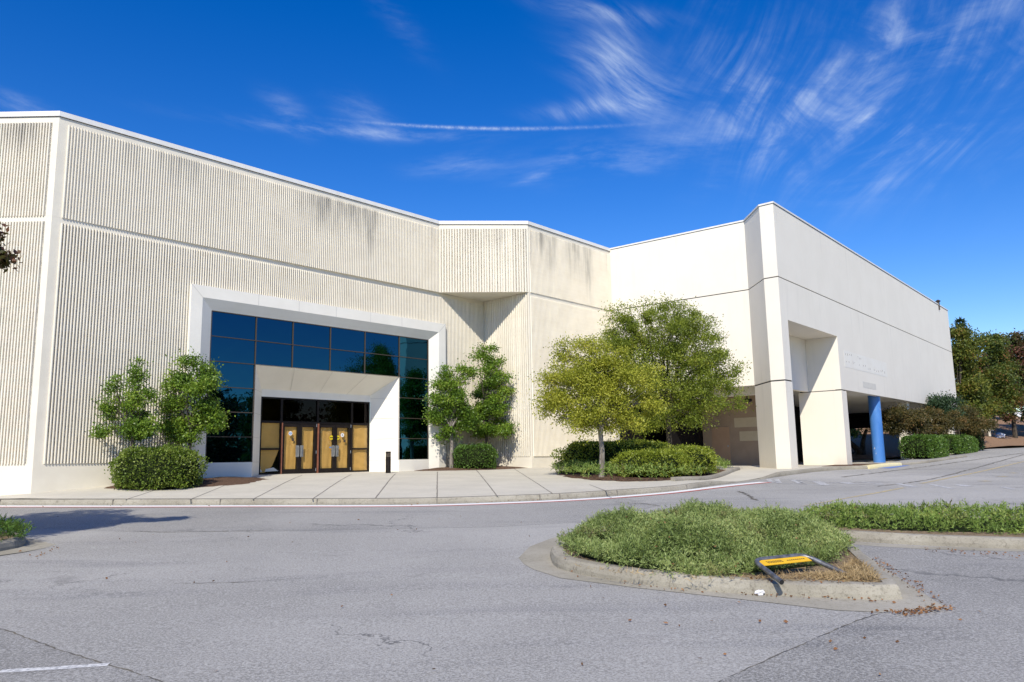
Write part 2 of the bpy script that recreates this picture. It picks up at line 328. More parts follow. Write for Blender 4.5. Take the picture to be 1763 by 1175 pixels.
# ------------------------------------------------------------------ builders
class MB:
    def __init__(s): s.v = []; s.f = []
    def add(s, vs, fs):
        o = len(s.v); s.v += [tuple(float(c) for c in p) for p in vs]; s.f += [tuple(i + o for i in f) for f in fs]; return s
    def hexa(s, b, t):
        return s.add(list(b) + list(t), [(3, 2, 1, 0), (4, 5, 6, 7)] + [(i, (i + 1) % 4, 4 + (i + 1) % 4, 4 + i) for i in range(4)])
    def box(s, o, ax, ay, az):
        o, ax, ay, az = map(np.array, (o, ax, ay, az))
        b = [o, o + ax, o + ax + ay, o + ay]; return s.hexa(b, [p + az for p in b])
    def abox(s, x0, x1, y0, y1, z0, z1): return s.box((x0, y0, z0), (x1 - x0, 0, 0), (0, y1 - y0, 0), (0, 0, z1 - z0))
    def prism(s, poly, z0, z1):
        n = len(poly); vs = [(p[0], p[1], z0) for p in poly] + [(p[0], p[1], z1) for p in poly]
        return s.add(vs, [tuple(range(n))[::-1], tuple(range(n, 2 * n))] + [(i, (i + 1) % n, n + (i + 1) % n, n + i) for i in range(n)])
    def quad(s, *p): return s.add(p, [tuple(range(len(p)))])
    def tube(s, pts, rad, n=8, caps=True):
        pts = [np.array(p, float) for p in pts]; k = len(pts)
        rad = [rad] * k if np.isscalar(rad) else rad
        vs = []
        ref = None
        for i in range(k):
            t = pts[min(i + 1, k - 1)] - pts[max(i - 1, 0)]; t = t / (np.linalg.norm(t) + 1e-9)
            if ref is None: ref = np.array([0, 0, 1.]) if abs(t[2]) < .9 else np.array([1., 0, 0])
            a = np.cross(t, ref); a /= np.linalg.norm(a) + 1e-9; b = np.cross(a, t); ref = b
            for j in range(n):
                th = 2 * math.pi * j / n; vs.append(pts[i] + rad[i] * (a * math.cos(th) + b * math.sin(th)))
        fs = [(i * n + j, i * n + (j + 1) % n, (i + 1) * n + (j + 1) % n, (i + 1) * n + j) for i in range(k - 1) for j in range(n)]
        if caps: fs += [tuple(range(n))[::-1], tuple(range((k - 1) * n, k * n))]
        return s.add(vs, fs)
    def grid(s, P):
        """P: 2-D list of points"""
        h, w = len(P), len(P[0])
        return s.add([p for r in P for p in r], [(i * w + j, i * w + j + 1, (i + 1) * w + j + 1, (i + 1) * w + j) for i in range(h - 1) for j in range(w - 1)])
    def build(s, name, m, parent=None, loc=None, smooth=False):
        return mesh_obj(name, np.array(s.v, float), s.f, m, parent, loc, smooth)
def root_loc(o):
    l = np.array(o.location); 
    while o.parent: o = o.parent; l = l + np.array(o.location)
    return l
def mesh_obj(name, v, faces, m, parent=None, loc=None, smooth=False):
    off = root_loc(parent) if parent else (np.array(loc, float) if loc is not None else np.zeros(3))
    v = np.asarray(v, float) - off
    me = bpy.data.meshes.new(name)
    if isinstance(faces, np.ndarray):
        n, k = faces.shape
        me.vertices.add(len(v)); me.vertices.foreach_set('co', v.astype(np.float32).ravel())
        me.loops.add(n * k); me.loops.foreach_set('vertex_index', faces.astype(np.int32).ravel())
        me.polygons.add(n); me.polygons.foreach_set('loop_start', np.arange(0, n * k, k, dtype=np.int32))
        me.update(calc_edges=True); me.validate()
    else:
        me.from_pydata(v.tolist(), [], faces); me.update()
    me.materials.append(M[m] if isinstance(m, str) else m)
    if smooth: me.polygons.foreach_set('use_smooth', np.ones(len(me.polygons), bool))
    o = bpy.data.objects.new(name, me); COL.objects.link(o)
    if parent: o.parent = parent
    elif loc is not None: o.location = loc
    return o
def tag(o, label=None, cat=None, group=None, kind=None):
    if label: o['label'] = label
    if cat: o['category'] = cat
    if group: o['group'] = group
    if kind: o['kind'] = kind
    return o
def thing(name, loc, label, cat, group=None):
    o = bpy.data.objects.new(name, None); COL.objects.link(o); o.location = tuple(float(c) for c in loc); o.empty_display_size = .3
    return tag(o, label, cat, group)
def structure(o): o['kind'] = 'structure'; return o

def leaf_mesh(pts, length, width, dirs=None, jitter=1., fold=.0):
    """one diamond-shaped leaf per point"""
    n = len(pts)
    d = rng.normal(size=(n, 3)); d /= np.linalg.norm(d, axis=1)[:, None]
    if dirs is not None: d = dirs + d * jitter; d /= np.linalg.norm(d, axis=1)[:, None] + 1e-9
    r = rng.normal(size=(n, 3)); b = np.cross(d, r); b /= np.linalg.norm(b, axis=1)[:, None] + 1e-9
    L = (length * rng.uniform(.65, 1.3, n))[:, None]; w = (width * rng.uniform(.7, 1.25, n))[:, None] * .5
    v = np.stack([pts, pts + d * L * .45 + b * w, pts + d * L, pts + d * L * .45 - b * w], 1).reshape(-1, 3)
    return v, np.arange(4 * n).reshape(n, 4)
def in_ball(n, shell=.55):
    d = rng.normal(size=(n, 3)); d /= np.linalg.norm(d, axis=1)[:, None]
    return d * (rng.uniform(shell ** 3, 1, n) ** (1 / 3))[:, None]

GA, GB = -1.74, .03
FD = np.array([math.cos(R_(48.2)), math.sin(R_(48.2)), 0]); FN = np.array([-FD[1], FD[0], 0])   # along the facade, into the building
PL = np.array([-14.15, 22.84, 0])
def fac(s, z, d=0.): p = PL + FD * s + FN * d; return (p[0], p[1], z)
P1, P2, P3, P4, P5, P6, P7 = [np.array(p + (0.,)) for p in ((-3.33, 34.79), (.82, 35.02), (5.33, 40.1), (11.17, 35.4), (11.18, 33.18), (11.66, 32.75), (34.61, 59.97))]
Q = np.array(fac(19.2, 0))
TW = (P7 - P6) / np.linalg.norm(P7 - P6); TN = np.array([-TW[1], TW[0], 0]); TLEN = float(np.linalg.norm(P7 - P6))
def tow(s, z, d=0.): p = P6 + TW * s + TN * d; return (p[0], p[1], z)

def gz(x, y):
    """height of the paved lot"""
    z = GA + GB * min(max(y, -15), 85)
    p = np.array([x, y, 0]) - P6; s, d = float(p @ TW), float(p @ TN)
    if d > -1.2 and s > -3:
        k = min(1, (d + 1.2) / 1.6) * min(1, max(0, (58 - s) / 6))
        z = z * (1 - k) + min(z, -.78) * k
    return z
def plane(x, y): return GA + GB * y

# ------------------------------------------------------------------ ground
xs = sorted(set(list(np.arange(-36, 62, 1.)) + [-900, -400, -200, -120, -80, -60, -45, 66, 72, 80, 95, 120, 160, 250, 450, 900]))
ys = sorted(set(list(np.arange(-4, 90, 1.)) + [-900, -400, -150, -80, -50, -30, -18, -10, 95, 105, 125, 160, 250, 450, 1200]))
structure(MB().grid([[(x, y, gz(x, y)) for x in xs] for y in ys]).build('asphalt_road', 'asphalt', smooth=True))

def densify(pts, step=.25, closed=False):
    """Catmull-Rom through the points"""
    P = [np.array(p, float) for p in pts]; out = []
    n = len(P)
    for i in range(n if closed else n - 1):
        a = P[(i - 1) % n] if closed or i > 0 else P[i]; b = P[i]; c = P[(i + 1) % n]
        d = P[(i + 2) % n] if closed or i + 2 < n else c
        k = max(1, int(np.linalg.norm(c - b) / step))
        for j in range(k):
            t = j / k; out.append(.5 * ((2 * b) + (c - a) * t + (2 * a - 5 * b + 4 * c - d) * t * t + (3 * b - a - 3 * c + d) * t ** 3))
    if not closed: out.append(P[-1])
    return out
def normals2(P, closed=False):
    n = len(P); N = []
    for i in range(n):
        a = P[(i - 1) % n] if closed or i > 0 else P[i]; b = P[(i + 1) % n] if closed or i < n - 1 else P[i]
        t = (b - a)[:2]; t = t / (np.linalg.norm(t) + 1e-9); N.append(np.array([-t[1], t[0]]))
    return N
def shrink(poly, d):
    N = normals2(poly, True); return [(p[0] + n[0] * d, p[1] + n[1] * d) for p, n in zip(poly, N)]
def kerb(name, pts, m='kerb', width=.16, height=.15, closed=False, hfun=None, step=.25, zf=plane, wob=.006):
    """pts run with the planted or walked side on the LEFT"""
    P = densify([tuple(p[:2]) for p in pts], step, closed); N = normals2(P, closed)
    rows = []
    for i, (p, nn) in enumerate(zip(P, N)):
        h = height * (hfun(p) if hfun else 1); z = zf(p[0], p[1]); e = rng.normal() * wob
        prof = [(-.01, -.12), (-.008, h * .35), (.012 + e * .5, h - .03), (.035, h - .006 + e * .5), (.07, h + e * .3), (width, h), (width, -.12)]
        rows.append([(p[0] + nn[0] * o, p[1] + nn[1] * o, z + dz) for o, dz in prof])
    if closed: rows.append(rows[0])
    b = MB().grid(rows)
    if not closed:
        w = 7; b.f += [tuple(range(w)), tuple(range(len(b.v) - w, len(b.v)))[::-1]]
    return structure(b.build(name, m, smooth=False)), P, N
def strip(pts, width, dz, zf=plane, step=.3, wvar=0., jit=0.):
    P = densify([tuple(p[:2]) for p in pts], step); N = normals2(P); rows = []
    for p, nn in zip(P, N):
        o = rng.normal() * jit; w = width * (1 + rng.normal() * wvar) * .5
        rows.append([(p[0] + nn[0] * (o + k), p[1] + nn[1] * (o + k), zf(p[0] + nn[0] * (o + k), p[1] + nn[1] * (o + k)) + dz) for k in (-w, w)])
    return MB().grid(rows)
def polysheet(poly, zf, grid=.6):
    """triangulated sheet inside a polygon with heights from zf"""
    n = len(poly); pts = [Vector(p[:2]) for p in poly]
    a = np.array([p[:2] for p in poly]); lo, hi = a.min(0), a.max(0)
    def inside(x, y):
        c = False
        for i in range(n):
            x1, y1 = a[i]; x2, y2 = a[i - 1]
            if (y1 > y) != (y2 > y) and x < (x2 - x1) * (y - y1) / (y2 - y1) + x1: c = not c
        return c
    for x in np.arange(lo[0] + grid / 2, hi[0], grid):
        for y in np.arange(lo[1] + grid / 2, hi[1], grid):
            if inside(x, y): pts.append(Vector((x, y)))
    v, e, f, *_ = delaunay_2d_cdt(pts, [(i, (i + 1) % n) for i in range(n)], [], 1, 1e-4)
    b = MB(); b.v = [(p.x, p.y, zf(p.x, p.y)) for p in v]; b.f = [tuple(t) for t in f]; return b
def inpoly(P, poly):
    a = np.array([p[:2] for p in poly]); x, y = P[:, 0], P[:, 1]; c = np.zeros(len(P), bool); n = len(a)
    for i in range(n):
        x1, y1 = a[i]; x2, y2 = a[i - 1]
        c ^= ((y1 > y) != (y2 > y)) & (x < (x2 - x1) * (y - y1) / (y2 - y1 + 1e-12) + x1)
    return c

def G_(x, y, dz=0.):
    r = ray(x, y); t = (GA + dz) / (r[2] - GB * r[1]); return r * t
# kerb line of the building's sidewalk (bottom of its face), left to right
KB = [(-24, 23.6), (-19, 22.8), (-14.48, 22.0), (-10.5, 21.3), (-6.85, 20.7), (-3.7, 20.2), (-2.0, 20.12), (-.4, 20.4), (1.2, 20.86), (2.85, 21.75), (4.8, 23.1), (6.6, 25.3), (8.3, 27.2), (9.1, 28.2), (10.0, 29.3), (11.9, 31.55), (13.2, 32.8), (14.2, 33.4), (15.3, 33.6)]
def ramp_dip(p):
    t = abs(p[0] - 8.2); return .12 + .88 * min(1, max(0, (t - .75) / 1.0))
kerb('kerb', KB, hfun=ramp_dip, width=.17)
WALK_PTS = [(x, y, plane(x, y) + .15 * ramp_dip((x, y))) for x, y in [tuple(p) for p in densify(KB, 1.2)]] + \
    [(*fac(0, 0)[:2], -.80), (*fac(2.4, 0)[:2], -.66), (*fac(5, 0)[:2], -.56), (*fac(7.2, 0, .3)[:2], -.52), (*fac(8, 0, 1.2)[:2], -.48), (*fac(13.2, 0, 1.2)[:2], -.49), (*fac(14.2, 0, .2)[:2], -.49),
     (*fac(17, 0)[:2], -.45), (*Q[:2], -.44), (*P2[:2], -.46), (*P3[:2], -.52), (8, 40, -.57), (10, 42, -.57), (13, 40, -.6), (15, 44, -.62), (11.2, 35.2, -.62), (11.2, 33.1, -.645), (11.7, 32.7, -.65), (14, 37, -.62), (14.3, 35, -.62), (16.3, 38.2, -.62)]
WA = np.array(WALK_PTS)
_D = np.sqrt(((WA[:, None, :2] - WA[None, :, :2]) ** 2).sum(2)); _n = len(WA)
_A = np.zeros((_n + 3, _n + 3)); _A[:_n, :_n] = -_D - np.eye(_n) * .15; _A[:_n, _n] = _A[_n, :_n] = 1; _A[:_n, _n + 1:] = WA[:, :2]; _A[_n + 1:, :_n] = WA[:, :2].T
_W = np.linalg.solve(_A, np.append(WA[:, 2], [0, 0, 0]))
def walkz(x, y):
    d = np.sqrt((WA[:, 0] - x) ** 2 + (WA[:, 1] - y) ** 2)
    return float(-d @ _W[:_n] + _W[_n] + _W[_n + 1] * x + _W[_n + 2] * y)
KP = densify(KB, .5); KN = normals2(KP)
front = [(p[0] + n[0] * .165, p[1] + n[1] * .165) for p, n in zip(KP, KN)]
front = [p for p in front if p[0] < 15.2]
back = [(16.9, 36.6), (17.5, 44), (13, 47), (6, 44), tuple((P3 + FN * .4)[:2]), tuple((P2 + FN * .6 + np.array([-.2, .2, 0]))[:2]), (-1.0, 37.6), fac(19, 0, .3)[:2], fac(13.3, 0, 1.6)[:2], fac(7.9, 0, 1.6)[:2], fac(5, 0, .3)[:2], fac(.2, 0, .3)[:2], (-24, 24.2)]
walk_poly = front + back
structure(polysheet(walk_poly, walkz, .55).build('sidewalk', 'walk', smooth=True))

def onwalk(x, y):
    z = -.7
    for _ in range(12):
        d = ray(x, y); p = d * (z / d[2]); z = .5 * z + .5 * walkz(p[0], p[1])
    return p
jb = MB()
for a, b_ in [((435, 860), (520, 819)), ((537, 860), (605, 817.5)), ((646, 858.5), (681, 816)), ((752.5, 857), (753, 812.5)), ((856, 854.5), (820, 810)), ((951, 850), (885, 807.5)), ((325, 861), (392, 834)), ((216, 860.5), (275, 843)), ((1015, 835), (1052, 849))]:
    s = strip([onwalk(*a), onwalk(*b_)], .035, .004, walkz, .4, .1, .003); jb.add(s.v, s.f)
for pp in ([(837, 822), (870, 820), (905, 819), (931, 820)], [(752, 822), (800, 819), (837, 822)]):
    s = strip([onwalk(*p) for p in pp], .02, .004, walkz, .15, .4, .02); jb.add(s.v, s.f)
structure(jb.build('sidewalk_joint', 'groove'))
kj = MB()
for xpx in (21, 191, 372, 549, 739, 910, 970, 1060, 1165):
    i = min(range(len(KP)), key=lambda k: abs(CX + FPX * (KP[k][0] / KP[k][1]) - xpx)); p, n = KP[i], KN[i]; t = np.array([n[1], -n[0]])
    z = plane(*p); o = np.array([p[0] - n[0] * .02, p[1] - n[1] * .02, z])
    kj.box(o - np.append(t * .012, 0), (*(t * .024), 0), (*(n * .06), 0), (0, 0, .145))
structure(kj.build('kerb_joint', 'groove'))

# older, darker paving: the lane along the kerb and the parking stalls
lane = [(p[0] - n[0] * .02, p[1] - n[1] * .02) for p, n in zip(densify(KB[1:10], 1.), normals2(densify(KB[1:10], 1.)))] + [tuple(gl_[:2]) for gl_ in (G_(1130, 872), G_(1000, 900), G_(850, 908), G_(470, 915), G_(230, 916), G_(-120, 905))]
structure(polysheet(lane, lambda x, y: plane(x, y) + .0025, 4).build('lane_paving', 'asphalt2'))
structure(polysheet([tuple(G_(*q)[:2]) for q in ((1225, 1182), (1300, 1146), (1400, 1102), (1470, 1072), (1520, 1055), (1629, 1047), (1556, 1001), (1463, 938), (1560, 941), (1900, 955), (1900, 1182))], lambda x, y: plane(x, y) + .0025, 4).build('stall_paving', 'asphalt3'))
structure(polysheet([tuple(G_(*q)[:2]) for q in ((-160, 1025), (0, 1083), (110, 1122), (185, 1145), (330, 1190), (-160, 1190))], lambda x, y: plane(x, y) + .0025, 4).build('stall_paving', 'asphalt3'))
# painted lines
WL = [(-24, 23.2), (-19, 22.4), (-14.2, 21.6), (-10.4, 20.9), (-6.74, 20.33), (-3.6, 19.8), (-2, 19.72), (-.39, 19.98), (1.2, 20.45), (2.75, 21.25), (4.5, 22.55), (6.2, 24.3), (7.4, 25.45), (8.4, 26.3)]
structure(strip(WL, .34, .006).build('white_line', 'wline'))
RL = [(p[0] - n[0] * .26, p[1] - n[1] * .26) for p, n in zip(densify(WL, 1), normals2(densify(WL, 1)))]
structure(strip(RL, .12, .0075).build('red_line', 'rline'))
def G(x, y, dz=0.):
    r = ray(x, y); t = (GA + dz) / (r[2] - GB * r[1]); return r * t
def glt(pts): return [tuple(G(p[0], p[1], .16)[:2]) for p in pts]
def gl(pts): return [tuple(G(*p)[:2]) for p in pts]
yb = MB()
for l, w in (([(1463, 857), (1510, 849), (1556, 840)], .12), ([(1586, 833), (1650, 820), (1690, 812), (1763, 795), (1800, 788)], .13), ([(1380, 872), (1420, 865), (1463, 857)], .07)):
    s = strip(gl(l), w, .005); yb.add(s.v, s.f)
for l in ([(1687, 829), (1703, 828.5)], [(1718, 821), (1732, 820.5)], [(1740, 815), (1750, 814.6)]):
    s = strip(gl(l), .28, .005, step=.1); yb.add(s.v, s.f)
structure(yb.build('yellow_line', 'yline'))
fb = MB()
for l, w in (([(1315, 831), (1420, 836), (1440, 836)], .10), ([(1345, 825), (1400, 829), (1455, 833), (1520, 836)], .09), ([(1323, 825), (1328, 832)], .16), ([(1337, 825.5), (1342, 832.5)], .16),
             ([(1365, 827), (1380, 833)], .22), ([(1372, 827), (1384, 833)], .12), ([(1406, 829), (1422, 836)], .3), ([(1450, 830.5), (1468, 834)], .3), ([(1545, 833), (1575, 839)], .22), ([(1600, 834), (1640, 842)], .16), ([(1650, 835), (1668, 838)], .3), ([(1725, 839), (1745, 843)], .16), ([(1328, 829), (1340, 829.5)], .3), ([(1480, 830), (1520, 834)], .14)):
    s = strip(gl(l), w, .0055, step=.2); fb.add(s.v, s.f)
structure(fb.build('faded_marking', 'fade'))
structure(strip(gl([(0, 1157), (90, 1152), (187, 1145)]), .085, .005, step=.1, wvar=.08).build('stall_line', 'sline'))
structure(MB().quad(*[(p[0], p[1], plane(p[0], p[1]) + .006) for p in [G(1499, 806), G(1533, 807), G(1567, 802), G(1545, 801.5), G(1510, 803)]]).build('blue_marking', 'bline'))
cb = MB()
for l, w in (([(0, 1083), (50, 1100), (110, 1122), (185, 1145), (240, 1162), (330, 1190)], .014), ([(1230, 1178), (1300, 1146), (1400, 1102), (1470, 1072), (1520, 1055)], .010), ([(1060, 865), (1110, 868), (1135, 872)], .05), ([(1272, 846), (1290, 855), (1300, 862)], .07),
             ([(230, 915), (300, 917), (470, 913)], .02), ([(300, 1005), (420, 1003), (520, 996)], .012), ([(1450, 822), (1530, 812), (1600, 803), (1763, 780)], .09), ([(1510, 838), (1600, 826), (1680, 806), (1763, 783)], .06)):
    s = strip(gl(l), w, .0045, step=.06, wvar=.5, jit=w * .5); cb.add(s.v, s.f)
structure(cb.build('asphalt_crack', 'crack'))

# traffic islands
I1 = [(.5, 11.3), (.56, 10.3), (1.05, 9.55), (1.65, 9.02), (2.2, 8.66), (2.8, 8.42), (3.3, 8.27), (3.7, 8.14), (3.93, 8.16), (4.02, 8.4), (4.32, 9.5), (4.62, 10.6), (4.92, 11.75)]
I2 = [(4.92, 11.75), (5.0, 12.25), (5.25, 12.3), (5.93, 11.82), (7.27, 11.22), (9.5, 10.3), (13, 9.0)]
I3 = [(13.6, 11.2), (9.5, 13.4), (6.6, 14.9), (5.6, 15.3), (5.0, 14.9), (4.5, 14.6), (3.3, 14.5), (1.9, 13.6), (.9, 12.5), (.5, 11.3)]
kerb('island_kerb', [*I1, *I2[1:]], width=.17, step=.18, wob=.012)
kerb('island_back_kerb', I3, width=.17, step=.3)
bed1 = densify([*I1, *I2[1:]], .3) + densify(I3, .4)
structure(polysheet(shrink(bed1, .15), lambda x, y: plane(x, y) + .135, .5).build('island_bed', 'dirt'))
PAN = gl([(985, 917), (945, 929), (912, 942), (893, 961), (902, 972), (918, 981), (964, 996), (1096, 1013), (1291, 1034.5), (1438, 1051.5), (1521, 1055.5), (1629, 1047.5), (1556, 1001), (1463, 938)])
inner = [tuple(p) for p in densify(I1, .4)][::-1]
structure(polysheet([*PAN, *[(p[0] - .0, p[1]) for p in inner], (.55, 11.7), (.9, 12.4)], lambda x, y: plane(x, y) + .005, 5).build('gutter_pan', 'pan'))
structure(strip(gl([(1440, 933.5), (1575, 943), (1763, 948), (1850, 950)]), .3, .005).build('gutter_strip', 'pan'))
I4 = [(-13, 11.0), (-10.4, 11.2), (-9.0, 11.8), (-8.3, 12.7), (-8.45, 13.6), (-9.3, 14.4), (-11, 14.9), (-14, 15)]
_, kp, kn = kerb('left_island_kerb', I4, width=.17, step=.25)
structure(polysheet(shrink(densify(I4, .4), .12), lambda x, y: plane(x, y) + .13, .6).build('left_island_bed', 'dirt'))
i4 = densify(I4, .3); n4 = normals2(i4)
structure(MB().grid([[(p[0] - n[0] * k, p[1] - n[1] * k, plane(p[0], p[1]) + .005) for k in (-.02, .5)] for p, n in zip(i4, n4)]).build('left_gutter_pan', 'pan'))

# leaf-litter bank beyond the building
def bankz(x, y):
    t = max(0., min(30., (y - (62 + .62 * max(0, x - 38) - .1 * max(0, 38 - x))))); return plane(0, min(y, 85)) * 0 + (-.55 + .85 * min(1, max(0, (x - 28) / 10))) + .17 * t + .25 * math.sin(x * .35) * min(1, t / 6)
bx = list(np.arange(6, 150, 3.)); rows = []
for t in list(np.arange(-1.5, 33, 1.5)) + [60, 140]:
    rows.append([(x, y, bankz(x, y)) for x in bx for y in [62 + .62 * max(0, x - 38) - .1 * max(0, 38 - x) + t]])
structure(MB().grid(rows).build('leafy_bank', 'bank', smooth=True))

# ------------------------------------------------------------------ the store
store = thing('department_store', fac(10, -.5, 8), 'vacant cream department store with ribbed block walls, blue glass entrance and smooth corner portal', 'building')
H, ZM, ZB = 11.0, 7.62, .05
def ribbed(name, A, B, z0, z1, parent=store, pitch=.0895, depth=.046, base=-.0):
    """wall from A to B (outer face on the right of A->B) with vertical split ribs that stop above smooth bands"""
    A = np.array(A, float); B = np.array(B, float); A[2] = B[2] = 0
    d = B - A; L = np.linalg.norm(d); d /= L; nn = np.array([d[1], -d[0], 0])      # outward
    n = max(1, int(round(L / pitch))); p = L / n
    nz = max(2, int((z1 - z0) / .19)); zz = np.linspace(z0, z1, nz + 1)
    prof = [(0.0, 0), (.05, .95), (.26, 1.1), (.50, .95), (.56, 0)]
    S = np.array([(i + a) * p for i in range(n) for a, _ in prof] + [L]); O = np.array([b for i in range(n) for _, b in prof] + [0.]) * depth
    jit = rng.normal(size=(len(zz), len(S))) * .0004 * (O > 0)
    P = A[None, None] + d * S[None, :, None] + nn * (O[None, :] + jit)[:, :, None] + np.zeros((len(zz), 1, 1))
    P[:, :, 2] = zz[:, None]
    w = len(S); h = len(zz)
    v = P.reshape(-1, 3)
    i, j = np.meshgrid(np.arange(h - 1), np.arange(w - 1), indexing='ij'); k = (i * w + j).ravel()
    f = np.stack([k, k + 1, k + 1 + w, k + w], 1)
    # caps at the rib ends
    capv = []; capf = []
    for zi in (0, h - 1):
        for r in range(n):
            b = r * 5; ids = [zi * w + b + q for q in range(5)]
            capf.append(ids)
    o = mesh_obj(name, v, f.tolist() + capf, 'ribs', parent)
    return o
def shell(name, pts, z0, z1, m, th=.3, out=0., parent=store, closed_ends=True):
    """mitred wall along a polyline, outer face on the right of travel"""
    P = [np.array(p, float)[:2] for p in pts]; n = len(P); offs = []
    for i in range(n):
        ts = []
        if i > 0: t = P[i] - P[i - 1]; ts.append(t / np.linalg.norm(t))
        if i < n - 1: t = P[i + 1] - P[i]; ts.append(t / np.linalg.norm(t))
        ns = [np.array([t[1], -t[0]]) for t in ts]; m_ = sum(ns) / len(ns); offs.append(m_ / (m_ @ m_ if len(ns) > 1 else 1))
    b = MB()
    rows = [[(P[i][0] + offs[i][0] * k, P[i][1] + offs[i][1] * k, z) for k, z in ((out, z0), (out, z1), (-th, z1), (-th, z0), (out, z0))] for i in range(n)]
    b.grid(rows)
    b.f += [(0, 1, 2, 3), tuple(len(b.v) - 5 + k for k in (3, 2, 1, 0))]
    return b.build(name, m, parent)
A0 = np.array([-40., 22.95, 0])
mid = lambda a, b, k: a + (b - a) / np.linalg.norm(b - a) * k
def wall_pair(A, B, c0, c1, lower=True, upper=True):
    a, b = mid(A, B, c0), mid(B, A, c1)
    if upper: ribbed('ribbed_wall', a, b, ZM + .0, H - .33)
    if lower: ribbed('ribbed_wall', a, b, ZB, ZM - .17)
# backing wall behind ribs: base course, bands and corner strips read from it
LQ = [A0, PL]; 
shell('base_wall', [A0, PL, fac(4.7, 0)], -1.6, ZM - .0, 'band')
shell('base_wall', [fac(16.2, 0), Q, P2, P3, P3 + FD * .3], -1.6, ZM - .0, 'band')
shell('base_wall', [fac(4.7, 0), fac(16.2, 0)], 5.9, ZM - .0, 'band')
shell('upper_wall', [A0, PL, P1, P2, P3, P3 + FD * .3], ZM + .002, H, 'band')
wall_pair(A0, PL, .1, .2); 
ribbed('ribbed_wall', fac(.27, 0), P1 - FD * .03, ZM, H - .33)
ribbed('ribbed_wall', fac(.27, 0), fac(4.42, 0), ZB, ZM - .17)
ribbed('ribbed_wall', fac(4.42, 0), fac(16.46, 0), 6.16, ZM - .17)
ribbed('ribbed_wall', fac(16.46, 0), fac(19.15, 0), ZB, ZM - .17)
ribbed('ribbed_wall', mid(Q, P2, .05), mid(P2, Q, .09), ZB, ZM - .03, pitch=.125, depth=.034)
ribbed('ribbed_wall', mid(P1, P2, .01), mid(P2, P1, .05), ZM, H - .33, pitch=.125, depth=.034)
wall_pair(P2, P3, .10, .04)
sq = (Q - PL) / np.linalg.norm(Q - PL)
MB().prism([p[:2] for p in (P1 - FN * -.02, P2 + FN * .02 - (P2 - P1) / 80, Q + np.array([0, .1, 0]))], ZM - .001, ZM + .18).build('soffit', 'stucco', store)
# smooth two-storey wing and corner portal
P8 = P7 + TN * 26
S1, S2 = .8, 7.45
shell('smooth_wall', [P3, P4, P5, P6, P7, P8], ZM + .045, H, 'stucco')
shell('smooth_wall', [P3, P4, P5, P6, tow(S1, 0)], 3.13, ZM, 'stucco')
shell('smooth_wall', [tow(S2, 0), P7, P8], 3.13, ZM, 'stucco')
MB().box(tow(S1, 5.81), TW * (S2 - S1), TN * .3, (0, 0, ZM - 5.81)).build('lintel', 'stucco', store)
shell('wall_joint', [P3, P4, P5, P6, P7, P8], ZM - .02, ZM + .06, 'joint', .25, -.03)
# portal recess
MB().box(tow(S1 + .85, 3.1, 1.62), TW * (S2 - S1 - .854), TN * .25, (0, 0, 2.95)).build('recess_wall', 'stucco', store)
MB().prism([tow(S1 + .05, 0, .302)[:2], tow(S2 - .002, 0, .302)[:2], tow(S2 - .002, 0, 1.61)[:2], tow(S1 + .9, 0, 1.61)[:2], (11.5, 33.9)], 5.812, 6.0).build('recess_soffit', 'stucco', store)
MB().box(tow(S2 + .002, 3.11, .302), TW * .75, TN * 1.6, (0, 0, 3.)).build('recess_wall', 'stucco', store)
leg = [P4[:2], P5[:2], P6[:2], tow(S1, 0)[:2], tow(S1, 0, .8)[:2], (11.5, 34.0), (11.5, 35.2)]
def inset(poly, k):
    c = np.mean(poly, 0); return [np.array(p) + (c - np.array(p)) / np.linalg.norm(c - np.array(p)) * k for p in poly]
MB().prism(leg, -1.2, 3.07).build('portal_leg', 'stucco', store)
MB().prism(shrink([np.array(q) for q in leg], .03), 3.06, 3.135).build('wall_joint', 'joint', store)
MB().box(tow(S2, -1.2), TW * .78, TN * 2.15, (0, 0, 4.27)).build('portal_leg', 'stucco', store)
MB().box(tow(S2 + .03, 3.06, .03), TW * .72, TN * 2.05, (0, 0, .075)).build('wall_joint', 'joint', store)
# ceiling, floor and back walls of the undercroft; black walls and beam carry its shade as colour
MB().prism([(P3 + FD * .28 + TN * .1)[:2], (11.5, 35.6), (11.5, 34.6), tow(S1 + .85, 0, 1.65)[:2], tow(S2 + .9, 0, 1.9)[:2], tow(S2 + .9, 0, .3)[:2], tow(TLEN - .31, 0, .3)[:2], tow(TLEN - .31, 0, 12)[:2], (5, 55)], 3.2, 3.4).build('ceiling', 'stucco', store)
structure(MB().prism([tow(2, 0, 2.8)[:2], (16.2, 38.4), tow(TLEN + 1.5, 0, -.1)[:2], tow(TLEN + 1.5, 0, 12)[:2], tow(5, 0, 14)[:2]], -.9, -.61).build('undercroft_floor', 'walk'))
W1 = at(1212, 790, 42.4); W1 = np.array([W1[0], W1[1], 0]); WD = (P4 - P3) / np.linalg.norm(P4 - P3); WN = np.array([-WD[1], WD[0], 0])
def bw(s, z, d=0.): p = W1 + WD * s + WN * d; return (p[0], p[1], z)
MB().box(bw(0, -.9), WD * 4.0, WN * .3, (0, 0, 4.08)).build('undercroft_wall', 'tan', store)
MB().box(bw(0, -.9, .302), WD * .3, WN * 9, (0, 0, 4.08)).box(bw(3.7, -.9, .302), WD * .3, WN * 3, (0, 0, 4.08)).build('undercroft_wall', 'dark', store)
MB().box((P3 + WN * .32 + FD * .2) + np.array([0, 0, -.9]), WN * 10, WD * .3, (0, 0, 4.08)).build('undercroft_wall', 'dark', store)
MB().box((P3 + WN * 10.4) + np.array([0, 0, -.9]), WD * 5, WN * .3, (0, 0, 4.08)).build('undercroft_wall', 'dark', store)
